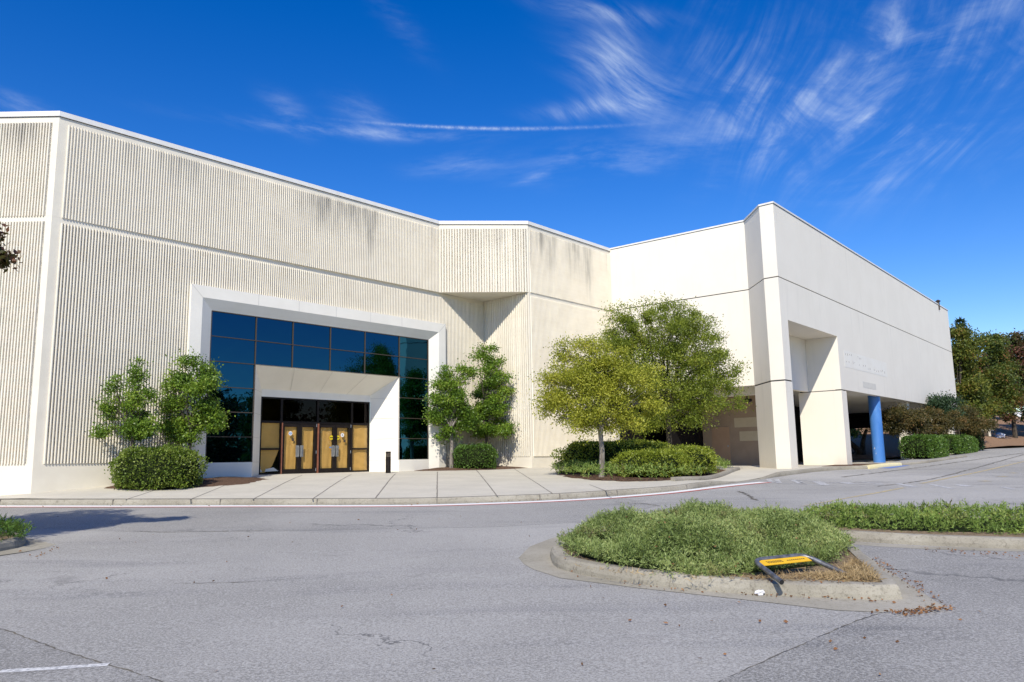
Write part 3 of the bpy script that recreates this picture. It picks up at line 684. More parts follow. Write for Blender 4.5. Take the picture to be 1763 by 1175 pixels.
MB().box(tow(3, -.9, 7.2), TW * (TLEN - 12), TN * .3, (0, 0, 4.08)).build('undercroft_wall', 'dark', store)
MB().box(tow(TLEN - .6, 1.95, .9), TW * .3, TN * 11, (0, 0, 1.24)).build('end_beam', 'dark', store)  # beam coloured black for the shade under the far end
MB().box(np.array(bw(-2.2, 2.78, -3.9)), WD * 7.2, WN * .35, (0, 0, .43)).build('ceiling_beam', 'stucco', store)
dr = MB().box(bw(.55, -.6, -.03), WD * 1.0, WN * .028, (0, 0, 2.05)).build('service_door', 'tandoor', store)
MB().box(bw(.5, -.6, -.018), WD * .05, WN * .016, (0, 0, 2.12)).box(bw(1.55, -.6, -.018), WD * .05, WN * .016, (0, 0, 2.12)).build('door_frame', 'tan', dr)
MB().box(bw(1.42, .38, -.08), WD * .06, WN * .05, (0, 0, .1)).build('handle', 'steel', dr)
MB().box(bw(1.85, 1.4, -.012), WD * 2.1, WN * .01, (0, 0, .5)).build('painted_patch', 'cream', store)
MB().box(bw(2.1, .68, -.012), WD * 1.9, WN * .01, (0, 0, .5)).build('painted_patch', 'cream', store)
fl = at(1287, 690, 37.2)
lampo = MB().tube([fl + np.array([-.16, 0, -.02]), fl + np.array([.02, 0, 0]), fl + np.array([.2, 0, .03])], [.1, .12, .07], 10).build('floodlight', 'bronze', store)
MB().tube([fl + np.array([0, .05, .08]), fl + np.array([0, .1, .5])], .025, 6).build('bracket', 'bronze', lampo)
# columns
cp = np.array(tow(14.7, 0, .45))
bc = MB().tube([(cp[0], cp[1], z) for z in (-.7, .6, 1.9, 3.2)], .32, 32).build('column', 'bluecol', store, smooth=False)
tag(bc, 'peeling blue round column')
for s in (21.6, 28.6):
    MB().box(tow(s, -.7, .35), TW * .62, TN * .62, (0, 0, 3.9)).build('column', 'stucco', store)
MB().box(tow(TLEN - .95, -.7, .302), TW * .62, TN * .8, (0, 0, 3.9)).build('column', 'stucco', store)
# removed sign: repainted patch with the studs left in the wall
MB().box(tow(8.3, 4.33, -.006), TW * 7.9, TN * .005, (0, 0, .86)).build('sign_patch', 'patch', store)
MB().box(tow(11.15, 3.44, -.006), TW * 2.45, TN * .005, (0, 0, .32)).build('wall_patch', 'patch2', store)
for zr, s0, s1, step in ((5.02, 8.5, 10.2, .34), (5.0, 10.6, 11.6, .3), (4.62, 8.6, 12.2, .36), (4.52, 12.3, 16.0, .42)):
    for s in np.arange(s0, s1, step):
        if rng.random() < .8: MB().box(tow(s + rng.uniform(-.06, .06), zr + rng.uniform(-.07, .07), -.016), TW * .03, TN * .012, (0, 0, rng.uniform(.05, .13))).build('sign_stud', 'stud', store)
# coping along the whole roofline, roof deck
ROOF = [A0, PL, P1, P2, P3, P4, P5, P6, P7, P8]
shell('coping', ROOF[:5], H - .12, H + .04, 'coping', .4, .05)
shell('coping_joint', ROOF[:5], H - .137, H - .12, 'joint', .2, .01)
shell('coping', ROOF[4:], H - .03, H + .045, 'coping', .4, .035)
shell('coping_joint', ROOF[4:], H - .05, H - .03, 'joint', .2, .008)
MB().prism(shrink([np.array(p[:2]) for p in ROOF] + [np.array([0., 95.]), np.array([-40., 70.])], .2), H - .5, H - .4).build('roof', 'roof', store)
rv = at(1615, 520, 57.5)
vent = MB().tube([(rv[0], rv[1], 10.6), (rv[0], rv[1], 11.2)], .1, 10).tube([(rv[0], rv[1], 11.2), (rv[0], rv[1], 11.27), (rv[0], rv[1], 11.38)], [.12, .2, .05], 10).build('roof_vent', 'mull', store)

# ---- entrance surround
so, si, zo, zi, gd = (4.42, 16.46), (5.30, 15.58), 6.16, 5.35, .06
fd = -.16                                         # face stands proud of the ribs
fl_, fr_, ft_ = so[0] + .42, so[1] - .42, zo - .42
b = MB()
def fq(*p): b.quad(*[fac(*q) for q in p])
zb_ = -1.0
fq((so[0], zb_, fd), (fl_, zb_, fd), (fl_, ft_, fd), (so[0], zo, fd)); fq((so[1], zb_, fd), (fr_, zb_, fd), (fr_, ft_, fd), (so[1], zo, fd)); fq((so[0], zo, fd), (fl_, ft_, fd), (fr_, ft_, fd), (so[1], zo, fd))
fq((fl_, zb_, fd), (si[0], zb_, gd), (si[0], zi, gd), (fl_, ft_, fd)); fq((fr_, zb_, fd), (si[1], zb_, gd), (si[1], zi, gd), (fr_, ft_, fd)); fq((fl_, ft_, fd), (si[0], zi, gd), (si[1], zi, gd), (fr_, ft_, fd))
fq((so[0], zb_, fd), (so[0], zo, fd), (so[0], zo, .1), (so[0], zb_, .1)); fq((so[1], zb_, fd), (so[1], zo, fd), (so[1], zo, .1), (so[1], zb_, .1)); fq((so[0], zo, fd), (so[1], zo, fd), (so[1], zo, .1), (so[0], zo, .1))
# aprons under the glass
o0, o1, oz = 7.05, 13.9, 3.56                     # front of the door recess
e0, e1, ez, ed = 8.0, 13.22, 2.78, 1.2            # back of it
for a, c in ((si[0], o0), (o1, si[1])): fq((a, zb_, gd - .02), (c, zb_, gd - .02), (c, 0, gd - .02), (a, 0, gd - .02)); fq((a, 0, gd - .02), (c, 0, gd - .02), (c, 0, gd + .1), (a, 0, gd + .1))
# splayed reveals and soffit of the door recess
fq((o0, zb_, gd - .02), (e0, zb_, ed), (e0, ez, ed), (o0, oz, gd - .02)); fq((o1, zb_, gd - .02), (e1, zb_, ed), (e1, ez, ed), (o1, oz, gd - .02)); fq((o0, oz, gd - .02), (o1, oz, gd - .02), (e1, ez, ed), (e0, ez, ed))
fq((e0, 2.5, ed), (e1, 2.5, ed), (e1, ez, ed), (e0, ez, ed))
sur = b.build('entrance_surround', 'panel', store)
def pj(p, q, w=.012, eps=.003):
    p, q = np.array(p), np.array(q); d = (q - p) / np.linalg.norm(q - p); out = -FN; s = np.cross(d, out); s /= np.linalg.norm(s)
    MB().quad(*(p + s * w - FN * eps, p - s * w - FN * eps, q - s * w - FN * eps, q + s * w - FN * eps)).build('panel_joint', 'patch2', sur)
for s in (6.98, 8.7, 10.42, 12.15, 13.85): pj(fac(s, ft_, fd), fac(s, zo, fd))
pj(fac(so[0], zo, fd), fac(fl_, ft_, fd)); pj(fac(so[1], zo, fd), fac(fr_, ft_, fd))
for zz in (3.55, -.02): pj(fac(so[0], zz, fd), fac(fl_, zz, fd)); pj(fac(so[1], zz, fd), fac(fr_, zz, fd)); 
for zz in (2.65, 1.78, .9, 0.):
    pj(fac(o1, zz, gd - .03), fac(e1, zz, ed - .01), .008, .012); pj(fac(o0, zz, gd - .03), fac(e0, zz, ed - .01), .008, .012)
for s, s2 in ((8.7, 9.25), (10.45, 10.6), (12.2, 11.95)): pj(fac(s, oz - .01, gd - .02), fac(s2, ez - .01, ed - .02), .008, .012)
# blue curtain-wall glass
win = MB()
cols = [si[0], o0, 8.61, 10.33, 12.05, o1, si[1]]
zrow = [0, .9, 1.78, 2.66, oz, 4.45, zi]
for i in range(6):
    for j in range(6):
        if 1 <= i <= 4 and j < 4: continue
        t1, t2, t3 = rng.normal(size=3) * .0022
        win.quad(fac(cols[i], zrow[j], gd + .03 + t1), fac(cols[i + 1], zrow[j], gd + .03 + t2), fac(cols[i + 1], zrow[j + 1], gd + .03 + t2 + t3), fac(cols[i], zrow[j + 1], gd + .03 + t1 + t3))
wino = win.build('window', 'glass', store)
b = MB()
for i, s in enumerate(cols):
    z0 = 0 if i in (0, 1, 5, 6) else oz
    b.box(fac(s - .016, z0, gd - .012), FD * .032, FN * .05, (0, 0, zi - z0))
for j, z in enumerate(zrow):
    for a, c in (((cols[0], o0), (o1, cols[6])) if j < 4 else ((cols[0], cols[6]),)):
        b.box(fac(a, z - .014, gd - .0095), FD * (c - a), FN * .045, (0, 0, .028))
b.build('mullion', 'mull', wino)
# ---- storefront with doors
ds = [e0, 8.91, 10.58, 12.29, e1]; dzs, dzt, dzh = -.52, 1.49, 2.5
b = MB()
fdp = ed + .02
for s, w in ((e0, .07), (8.88, .09), (10.55, .09), (12.25, .09), (e1 - .07, .07)): b.box(fac(s, dzs, fdp), FD * w, FN * .12, (0, 0, dzh - dzs))
for z, h in ((dzh - .06, .06), (dzt, .09), (dzs, .1)): b.box(fac(e0, z, fdp + .004), FD * (e1 - e0), FN * .11, (0, 0, h))
for a, c in ((e0, 8.9), (12.3, e1)): b.box(fac(a, .45, fdp + .006), FD * (c - a), FN * .1, (0, 0, .07))
sf = b.build('storefront_frame', 'bronze', store)
for s in (8.915, 10.585): MB().box(fac(s, dzs, fdp - .05), FD * .05, FN * .049, (0, 0, dzt - dzs + .02)).build('door_post', 'copper', sf)
MB().box(fac(e0 - .1, -.6, ed + .45), FD * (e1 - e0 + .2), FN * .05, (0, 0, 3.3)).build('dark_lobby', 'dark', store)  # shallow black box, the unlit lobby's darkness put into its colour
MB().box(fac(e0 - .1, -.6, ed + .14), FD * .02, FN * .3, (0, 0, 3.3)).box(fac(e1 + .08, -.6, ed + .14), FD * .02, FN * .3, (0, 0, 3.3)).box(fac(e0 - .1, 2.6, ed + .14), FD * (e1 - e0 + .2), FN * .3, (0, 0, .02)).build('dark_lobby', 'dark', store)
for a, c in zip(ds, ds[1:]):
    MB().quad(fac(a + .06, dzt + .09, fdp + .05), fac(c - .02, dzt + .09, fdp + .05), fac(c - .02, dzh - .06, fdp + .05), fac(a + .06, dzh - .06, fdp + .05)).build('transom_pane', 'tint', sf)
def papersheet(s0, s1, z0, z1, d, torn=None):
    n, k = 14, 22; rows = []
    ph = rng.uniform(0, 6, 4)
    for j in range(k + 1):
        r = []
        for i in range(n + 1):
            a, c = i / n, j / k; s = s0 + (s1 - s0) * a; z = z0 + (z1 - z0) * c
            if torn: s, z = torn(a, c, s, z)
            w = .008 * math.sin(7 * a + 3 * c + ph[0]) + .004 * math.sin(15 * a - 4 * c + ph[1]) + .005 * math.sin(5 * a + 17 * c + ph[2])
            r.append(fac(s, z, d + w))
        rows.append(r)
    return MB().grid(rows)
for k, (a, c) in enumerate(((ds[0] + .07, 8.88), (12.34, e1 - .07))):
    for z0, z1 in ((dzs + .1, .45), (.52, dzt)):
        torn = (lambda A_, C_, s, z: (s - max(0, A_ - .3) * (1 - C_) * .38, z + .28 * (1 - C_) * A_ * A_)) if (k == 0 and z1 < 1) else None
        pn = MB().quad(fac(a, z0, fdp + .03), fac(c, z0, fdp + .03), fac(c, z1, fdp + .03), fac(a, z1, fdp + .03)).build('sidelight_pane', 'pane', sf)
        papersheet(a, c, z0, z1, fdp + .075, torn).build('brown_paper', 'paper', pn, smooth=True)
        if torn:
            q_ = MB().quad(fac(a + .02, z0 + .04, fdp + .068), fac(a + .82, z0 + .06, fdp + .068), fac(a + .6, z0 + .2, fdp + .068), fac(a + .3, z0 + .15, fdp + .068), fac(a + .02, z0 + .24, fdp + .068)); q_.build('pale_reflection_sheet', 'white', pn)  # white sheet painted in for the bright lot's reflection in the pane
def door(s0, s1, hinge_left):
    r = MB(); st = .10
    d0 = fdp + .012; z0, z1 = dzs + .02, dzt - .012
    r.box(fac(s0, z0, d0), FD * st, FN * .05, (0, 0, z1 - z0)); r.box(fac(s1 - st, z0, d0), FD * st, FN * .05, (0, 0, z1 - z0))
    r.box(fac(s0 + st, z0, d0 + .002), FD * (s1 - s0 - 2 * st), FN * .046, (0, 0, .2)); r.box(fac(s0 + st, z1 - .12, d0 + .002), FD * (s1 - s0 - 2 * st), FN * .046, (0, 0, .12))
    o = r.build('door', 'bronze', store)
    a, c, zz0, zz1 = s0 + st, s1 - st, z0 + .2, z1 - .12
    MB().quad(fac(a, zz0, d0 + .02), fac(c, zz0, d0 + .02), fac(c, zz1, d0 + .02), fac(a, zz1, d0 + .02)).build('door_pane', 'pane', o)
    papersheet(a + .005, c - .005, zz0, zz1, d0 + .085).build('brown_paper', 'paper', o, smooth=True)
    hs = s1 - .17 if hinge_left else s0 + .02
    h = MB().box(fac(hs, .17, d0 - .012), FD * .15, FN * .011, (0, 0, .46))
    hx = hs + (.12 if hinge_left else .03)
    h.tube([fac(hx, .22, d0 - .012), fac(hx, .22, d0 - .06), fac(hx, .58, d0 - .06), fac(hx, .58, d0 - .012)], .012, 6)
    h.build('handle', 'steel', o)
    for z in (z0 + .1, .3, z1 - .1): MB().tube([fac(s0 + .0 if hinge_left else s1, z, d0 - .012), fac(s0 if hinge_left else s1, z + .12, d0 - .012)], .016, 6).build('hinge', 'steel', o)
    return o
def disc(s, z, r, d, m, o, name='sticker'):
    MB().quad(*[fac(s + r * math.cos(t), z + r * math.sin(t), d) for t in np.linspace(0, 2 * math.pi, 20)[:-1]]).build(name, m, o)
d1 = door(8.98, 9.76, True); d2 = door(9.77, 10.54, False); d3 = door(10.65, 11.45, True); d4 = door(11.46, 12.24, False)
for o, s, z in ((d1, 9.35, 1.1), (d4, 11.83, 1.06)):
    disc(s, z, .085, fdp + .026, 'white', o, 'hours_sticker'); disc(s + .0, z - .0, .055, fdp + .025, 'blue' if o is d1 else 'white', o, 'sticker_mark')
    MB().box(fac(s - .01, z - .04, fdp + .022), FD * .02, FN * .002, (0, 0, .09)).build('sticker_mark', 'black' if o is d4 else 'white', o)
    MB().quad(*[fac(s + .06 + x, z - .3 + y, fdp + .027) for x, y in ((0, 0), (.11, 0), (.11, .11), (0, .11))]).build('small_notice', 'mull', o)
for o, s in ((d3, 11.28), (d4, 11.60)):
    disc(s, .95, .095, fdp + .026, 'yellow', o, 'warning_sticker')
    MB().quad(*[fac(s - .07 + x, .93 + y, fdp + .024) for x, y in ((0, 0), (.14, 0), (.14, .035), (0, .035))]).build('sticker_mark', 'black', o)
    MB().quad(*[fac(s - .09 + x, .52 + y, fdp + .026) for x, y in ((0, 0), (.16, 0), (.16, .05), (0, .05))]).build('blue_sticker', 'blue', o)

# ------------------------------------------------------------------ plants
def limb(b, p, q, r0, r1, sag=.0, n=6, k=5):
    p, q = np.array(p, float), np.array(q, float); L = np.linalg.norm(q - p)
    off = rng.normal(size=3) * L * .06
    pts = [p + (q - p) * t + off * math.sin(t * math.pi) + np.array([0, 0, sag * L * math.sin(t * math.pi)]) for t in np.linspace(0, 1, k)]
    b.tube(pts, list(np.linspace(r0, r1, k)), n, caps=False); return pts
LEAFMUL = 3.1
def tree(name, base, blobs, nleaf, lsize, leaf, label, cat='tree', group=None, trunk_r=.08, fork=.35, barkm='bark', clump=.28, nclump=None, updir=0., lean=(0, 0), lw=.5, inner=.45, stems=1, twig=True, density=1.):
    if leaf == 'lf_holly': density = 1.0; nleaf = nleaf * (.62 if len(blobs) == 14 or len(blobs) == 15 else .85)
    """base: ground point; blobs: (centre xyz, radii xyz, weight)"""
    base = np.array(base, float); t = thing(name, base, label, cat, group); nleaf = int(nleaf * LEAFMUL); lsize = lsize * 1.0
    b = MB(); cz = np.mean([c[2] for c, r, w in blobs]); zlo = min(c[2] - r[2] for c, r, w in blobs)
    tops = []
    for s in range(stems):
        off = np.array([rng.normal() * .12, rng.normal() * .12, 0]) * (stems > 1)
        fz = base[2] + max(.25, (zlo - base[2]) * (1 - fork) + fork * (cz - base[2]))
        fk = np.array([base[0] + lean[0], base[1] + lean[1], fz]) + off * 3
        b.tube([base + off - np.array([0, 0, .15]), base + off * 1.0 + np.array([0, 0, .05]), (base + off + fk) / 2 + rng.normal(size=3) * .03, fk], [trunk_r * 1.35, trunk_r * 1.1, trunk_r * .95, trunk_r * .85], 9)
        tops.append(fk)
    tips = []
    for i, (c, r, w) in enumerate(blobs):
        c = np.array(c); fk = tops[i % stems]
        big_ = min(1., (r[0] / max(q[1][0] for q in blobs)) * 1.3)
        pts = limb(b, fk - np.array([0, 0, .05]), c + np.array([0, 0, r[2] * .35]), trunk_r * (.12 + .45 * big_), trunk_r * (.05 + .1 * big_))
        if twig:
            for k in range(int(7 * big_)):
                e = c + in_ball(1, .6)[0] * np.array(r) * .92
                limb(b, pts[rng.integers(1, 4)], e, trunk_r * .18, trunk_r * .05, n=4, k=4)
    b.build('trunk', barkm, t)
    tot = sum(w for *_, w in blobs); V, F = [], []
    P, D = [], []
    for c, r, w in blobs:
        c, r = np.array(c), np.array(r); n = int(nleaf * w / tot); m = max(6, int(.17 * density * r[0] * r[1] * r[2] / clump ** 3))
        cc = in_ball(m, inner); k = rng.integers(0, m, n)
        sz = rng.uniform(.6, 1.35, m)
        g_ = rng.normal(size=(n, 3)); g_ *= clump * sz[k][:, None] * np.array([1, 1, .62])
        P.append(c + cc[k] * r + g_); D.append(cc[k])
    P = np.concatenate(P); D = np.concatenate(D) * .7 + np.array([0, 0, updir])
    v, f = leaf_mesh(P, lsize, lsize * lw, D, 1.)
    mesh_obj('crown', v, f, leaf, t)
    return t
def blobs_px(lst, Y, dy=1.0):
    """crown masses seen at photo pixels, at real depth Y (metres); each (x, y, rx, ry[, depth offset][, weight])"""
    out = []
    for q in lst:
        x, y, rx, ry = q[:4]; o = q[4] if len(q) > 4 else rng.uniform(-.4, .4) * rx * Y / FPX
        w = q[5] if len(q) > 5 else 1.
        k = (Y + o) / FPX; c = at(x, y, Y + o)
        out.append((tuple(c), (rx * k, dy * rx * k, ry * k), w * rx * ry))
    return out
def mulch(name, pts, hgt, label=None):
    """low mound of mulch on the sidewalk"""
    c = np.mean(pts, 0); rows = []
    P = densify([tuple(p) for p in pts], .3, True)
    for k in np.linspace(0, 1, 6):
        rows.append([(c[0] + (p[0] - c[0]) * (1 - k), c[1] + (p[1] - c[1]) * (1 - k), walkz(c[0] + (p[0] - c[0]) * (1 - k), c[1] + (p[1] - c[1]) * (1 - k)) - .02 + hgt * min(1, k * 2.2) ** .7 + rng.normal() * .008) for p in P + [P[0]]])
    return structure(MB().grid(rows).build(name, 'mulch', smooth=True))
mulch('mulch_bed', [fac(1.9, 0, -.05)[:2], (-12.2, 23.6), (-10.6, 23.3), (-8.6, 24.9), fac(7.0, 0, -1.3)[:2], fac(7.0, 0, -.0)[:2], fac(4.5, 0, .1)[:2]], .09)
mulch('mulch_bed', [fac(14.6, 0, .1)[:2], fac(14.5, 0, -.5)[:2], (-2.6, 33.2), (-.6, 33.7), (.5, 34.6), tuple((P2 + FN * .05)[:2]), (-1.25, 37.2), fac(17, 0, .1)[:2]], .12)

def hedge(name, base, half, hgt, leaf, nleaf, lsize, label, rot=0., power=3.2, topdome=.0, group=None, cat='hedge', lump=.09, zf=None):
    """clipped hedge: superellipsoid of small leaves round a dark core. half=(a,b) half sizes"""
    base = np.array(base, float); t = thing(name, base, label, cat, group)
    c, s = math.cos(rot), math.sin(rot); Rm = np.array([[c, -s, 0], [s, c, 0], [0, 0, 1]])
    def surf(d, k=1.):
        dd = np.abs(d) + 1e-6; r = (dd[:, 0] ** power + dd[:, 1] ** power + dd[:, 2] ** power) ** (-1 / power)
        return d * (r * k)[:, None]
    R3 = np.array([half[0], half[1], hgt * .5])
    nb = 40; th = np.linspace(0, math.pi, nb // 2 + 1); ph = np.linspace(0, 2 * math.pi, nb, endpoint=False)
    d = np.array([(math.sin(a) * math.cos(b_), math.sin(a) * math.sin(b_), math.cos(a)) for a in th for b_ in ph])
    v = (surf(d, .90) * R3) @ Rm.T + base + np.array([0, 0, hgt * .48])
    f = [(i * nb + j, i * nb + (j + 1) % nb, (i + 1) * nb + (j + 1) % nb, (i + 1) * nb + j) for i in range(nb // 2) for j in range(nb)]
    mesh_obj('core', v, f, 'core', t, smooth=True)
    # area-uniform points over the box-like surface
    n = nleaf; areas = np.array([R3[1] * R3[2], R3[1] * R3[2], R3[0] * R3[2], R3[0] * R3[2], R3[0] * R3[1] * 1.2])
    face = rng.choice(5, n, p=areas / areas.sum()); uv = rng.uniform(-1, 1, (n, 2)); d = np.zeros((n, 3))
    for k, (ax, sg) in enumerate(((0, 1), (0, -1), (1, 1), (1, -1), (2, 1))):
        m = face == k; d[m, ax] = sg; d[np.ix_(m, [a for a in range(3) if a != ax])] = uv[m]
    p = surf(d); nrm = p / np.linalg.norm(p, axis=1)[:, None]
    lum = 1 + lump * (np.sin(p[:, 0] * 5.3 * half[0] + 1) * np.sin(p[:, 1] * 4.7 * half[1]) + np.sin(p[:, 2] * 6 + p[:, 0] * 7)) * .5
    k = (rng.uniform(.90, 1.03, n) * lum)[:, None]
    P = (p * k * R3) @ Rm.T + base + np.array([0, 0, hgt * .48]) + rng.normal(size=(n, 3)) * .012 + (nrm @ Rm.T) * (rng.random(n) ** 14 * .14)[:, None]
    v, f = leaf_mesh(P, lsize, lsize * .62, (nrm @ Rm.T) * .8 + np.array([0, 0, .35]), .9)
    mesh_obj('foliage', v, f, leaf, t)
    return t
hedge('round_hedge', (*at(272, 800, 24.0)[:2], -.86), (1.27, .95), 1.36, 'lf_box', 9000, .07, 'big rounded clipped hedge in the mulch bed left of the blue glass entrance', power=2.9)
hedge('round_hedge', (*at(817, 800, 34.2)[:2], -.50), (.95, .8), 1.08, 'lf_boxdark', 4200, .075, 'small square clipped hedge under the bushy trees right of the entrance', power=3.4)

# the four evergreen trees against the facade
tree('evergreen_tree', group='evergreen trees against the facade', base=(*at(226, 800, 23.8)[:2], -.76), blobs=blobs_px([(216, 745, 48, 16), (185, 740, 16, 10), (245, 735, 25, 14), (215, 705, 42, 14), (190, 695, 20, 10), (258, 722, 8, 6), (233, 690, 18, 16), (240, 680, 22, 8), (256, 678, 8, 6), (200, 668, 12, 12), (236, 660, 9, 15), (238, 635, 7, 18), (237, 648, 9, 14), (200, 655, 8, 7), (230, 735, 30, 14)], 23.8, .5), nleaf=5200, lsize=.085, leaf='lf_holly',
     label='sparse evergreen tree with bare upper stems, left of the denser one', trunk_r=.055, clump=.13, barkm='bark_d', lw=.55)
tree('evergreen_tree', group='evergreen trees against the facade', base=(*at(325, 800, 25.3)[:2], -.68), blobs=blobs_px([(322, 735, 42, 24), (300, 745, 18, 16), (352, 735, 26, 24), (340, 705, 38, 20), (300, 700, 20, 14), (325, 668, 32, 16), (318, 640, 18, 20), (356, 640, 18, 10), (362, 665, 14, 14), (297, 665, 11, 8), (322, 622, 10, 7)], 25.3, .5), nleaf=9500, lsize=.09, leaf='lf_holly',
     label='dense bright green evergreen tree overlapping the left edge of the blue glass', trunk_r=.06, clump=.15, barkm='bark_d', lw=.55)
tree('evergreen_tree', group='evergreen trees against the facade', base=(*at(777, 803, 33.8)[:2], -.47), blobs=blobs_px([(775, 730, 30, 24), (762, 705, 18, 18), (795, 712, 22, 20), (772, 690, 26, 16), (760, 665, 16, 10), (790, 665, 18, 16), (768, 650, 12, 8), (800, 645, 14, 12), (766, 640, 5, 8), (748, 690, 8, 8), (770, 755, 14, 8)], 34.0, .75), nleaf=6500, lsize=.105, leaf='lf_holly',
     label='yellow tinged evergreen tree with pale trunk beside the right side of the entrance frame', trunk_r=.085, clump=.18, lw=.55)
tree('evergreen_tree', group='evergreen trees against the facade', base=(*at(838, 798, 35.3)[:2], -.45), blobs=blobs_px([(845, 735, 34, 18), (868, 740, 16, 12), (820, 720, 26, 18), (862, 705, 22, 14), (842, 700, 28, 16), (835, 670, 24, 18), (865, 675, 14, 10), (838, 645, 20, 14), (866, 648, 12, 6), (838, 622, 14, 12), (860, 620, 8, 5), (842, 604, 15, 5), (822, 617, 7, 4)], 35.3, .55), nleaf=8500, lsize=.105, leaf='lf_holly',
     label='tall layered evergreen tree in the corner under the stepped-back roof overhang', trunk_r=.075, clump=.17, barkm='bark_d', lw=.55)

# plaza bed: juniper skirt, bright hedge, two deciduous trees
PB = [(1.45, 31.2), (1.55, 28.6), (2.3, 26.3), (3.4, 25.1), (4.9, 25.3), (6.4, 27.0), (7.7, 29.3), (9.1, 32.4), (9.0, 34.2), (7, 35.3), (4.5, 34.8), (2.4, 33.2)]
pbd = densify(PB, .4, True)
mulch('plaza_bed', PB, .10)
kerb('bed_kerb', [(5.2, 25.3), (6.5, 26.8), (7.9, 29.2), (9.4, 32.4)], width=.15, height=.13, zf=walkz, step=.3)
def juniper(name, poly, n, hfun, zf, leaf, length, width, label=None, updir=.7, edge=.0, sub=9, kind='stuff'):
    """spreading juniper: sprays of short blades over a lumpy low mass"""
    a = np.array([p[:2] for p in poly]); lo, hi = a.min(0), a.max(0); pts = []
    m = n // sub
    while len(pts) < m:
        q = rng.uniform(lo, hi, (m * 2, 2)); q = q[inpoly(q, poly)]; pts += q.tolist()
    c = np.array(pts[:m])
    hole = np.sin(c[:, 0] * 2.9 + 1.1) * np.sin(c[:, 1] * 3.7 + c[:, 0]) + .6 * np.sin(c[:, 0] * 7.3 - c[:, 1] * 5.1)
    c = c[(hole < .95) | (rng.random(m) < .25)]; m = len(c)
    h = np.array([hfun(x, y) for x, y in c]); z0 = np.array([zf(x, y) for x, y in c])
    fr = rng.uniform(.45, 1.08, m) ** .7
    C = np.column_stack([c, z0 + h * fr])
    dirs = rng.normal(size=(m, 3)) * .75 + np.array([0, 0, updir]); dirs /= np.linalg.norm(dirs, axis=1)[:, None]
    k = np.repeat(np.arange(m), sub); t = np.tile(np.linspace(0, 1, sub), m)
    P = C[k] + dirs[k] * (t * length * 1.9)[:, None] + rng.normal(size=(m * sub, 3)) * .008
    v, f = leaf_mesh(P, length, width, dirs[k] * 1.1, .75)
    base = MB()
    o = mesh_obj(name, v, f, leaf, loc=(float(c[:, 0].mean()), float(c[:, 1].mean()), float(z0.mean())))
    return tag(o, label, None, None, kind)
def dist_edge(poly):
    a = np.array([p[:2] for p in densify(poly, .15, True)])
    def f(x, y): return float(np.sqrt(((a - (x, y)) ** 2).sum(1).min()))
    return f
de = dist_edge(PB)
pb_poly = shrink(pbd, .1)
juniper('juniper_skirt', pb_poly, 30000, lambda x, y: .12 + .24 * min(1, de(x, y) / .5), lambda x, y: walkz(x, y) + .04, 'lf_juni2', .085, .024, 'low spreading juniper skirt around the clipped hedge and trees of the plaza bed')['category'] = 'ground cover'
hedge('long_hedge', (*at(1062, 800, 30.6)[:2], -.72), (2.3, .95), 1.28, 'lf_boxyel', 13000, .075, 'long flat topped hedge with bright green leaves behind the slender plaza tree', rot=R_(8), power=3.6)
hedge('dome_hedge', (*at(1122, 800, 27.7)[:2], -.82), (1.55, 1.1), 1.0, 'lf_boxyel', 10000, .07, 'sprawling rounded yellow green hedge at the front of the plaza bed', rot=R_(35), power=2.2)
hedge('dome_hedge', (*at(1180, 800, 29.4)[:2], -.78), (1.2, 1.0), 1.1, 'lf_boxyel', 7000, .07, 'rounded hedge end sloping down to the ramp side of the plaza bed', rot=R_(35), power=2.2)

tree('plaza_tree', (*at(1035, 806, 27.2)[:2], -.75), blobs_px([(1005, 640, 44, 36, 0, 1.2), (1030, 700, 66, 40), (985, 665, 45, 40), (945, 648, 24, 24), (940, 700, 22, 14), (1000, 620, 48, 30), (1050, 625, 52, 34), (1085, 665, 48, 36), (1100, 700, 40, 28), (1065, 730, 42, 24), (1000, 725, 40, 20), (955, 690, 28, 24), (1040, 670, 60, 50), (1110, 640, 24, 18), (975, 600, 22, 12), (1022, 590, 18, 10)], 27.2, .9), 15500, .082, 'lf_elm',
     'slender grey-trunked tree with yellowing spreading crown at the front of the plaza bed', group='trees of the plaza bed', trunk_r=.095, clump=.2, fork=.22, lw=.55, inner=.2)
big = blobs_px([(1155, 640, 80, 70), (1095, 610, 48, 52), (1140, 575, 62, 44), (1200, 590, 55, 50), (1240, 650, 36, 40), (1215, 690, 52, 32), (1160, 715, 60, 30), (1100, 720, 44, 28), (1085, 660, 40, 40), (1075, 575, 36, 38, 0, 1.6), (1108, 552, 32, 26, 0, 1.5), (1062, 610, 28, 36, 0, 1.4), (1150, 540, 28, 18), (1195, 558, 34, 26, 0, 1.4), (1255, 690, 22, 20), (1178, 650, 80, 60), (1225, 620, 28, 24)], 31.8, .95)
big += blobs_px([(1050, 548, 7, 18), (1066, 540, 7, 18), (1085, 532, 7, 18), (1112, 524, 7, 12), (1150, 524, 7, 14), (1190, 535, 7, 14), (1215, 552, 8, 14), (1235, 580, 8, 14), (1265, 640, 10, 12), (1060, 560, 8, 14), (1130, 528, 6, 12), (1172, 530, 6, 12)], 31.8)
tree('plaza_tree', (*at(1153, 800, 31.8)[:2], -.66), big, 27000, .085, 'lf_elm2',
     'large olive green tree with dense upright crown in front of the smooth white wall', group='trees of the plaza bed', trunk_r=.12, clump=.2, fork=.3, updir=.5, lw=.5, inner=.25, barkm='bark_d')

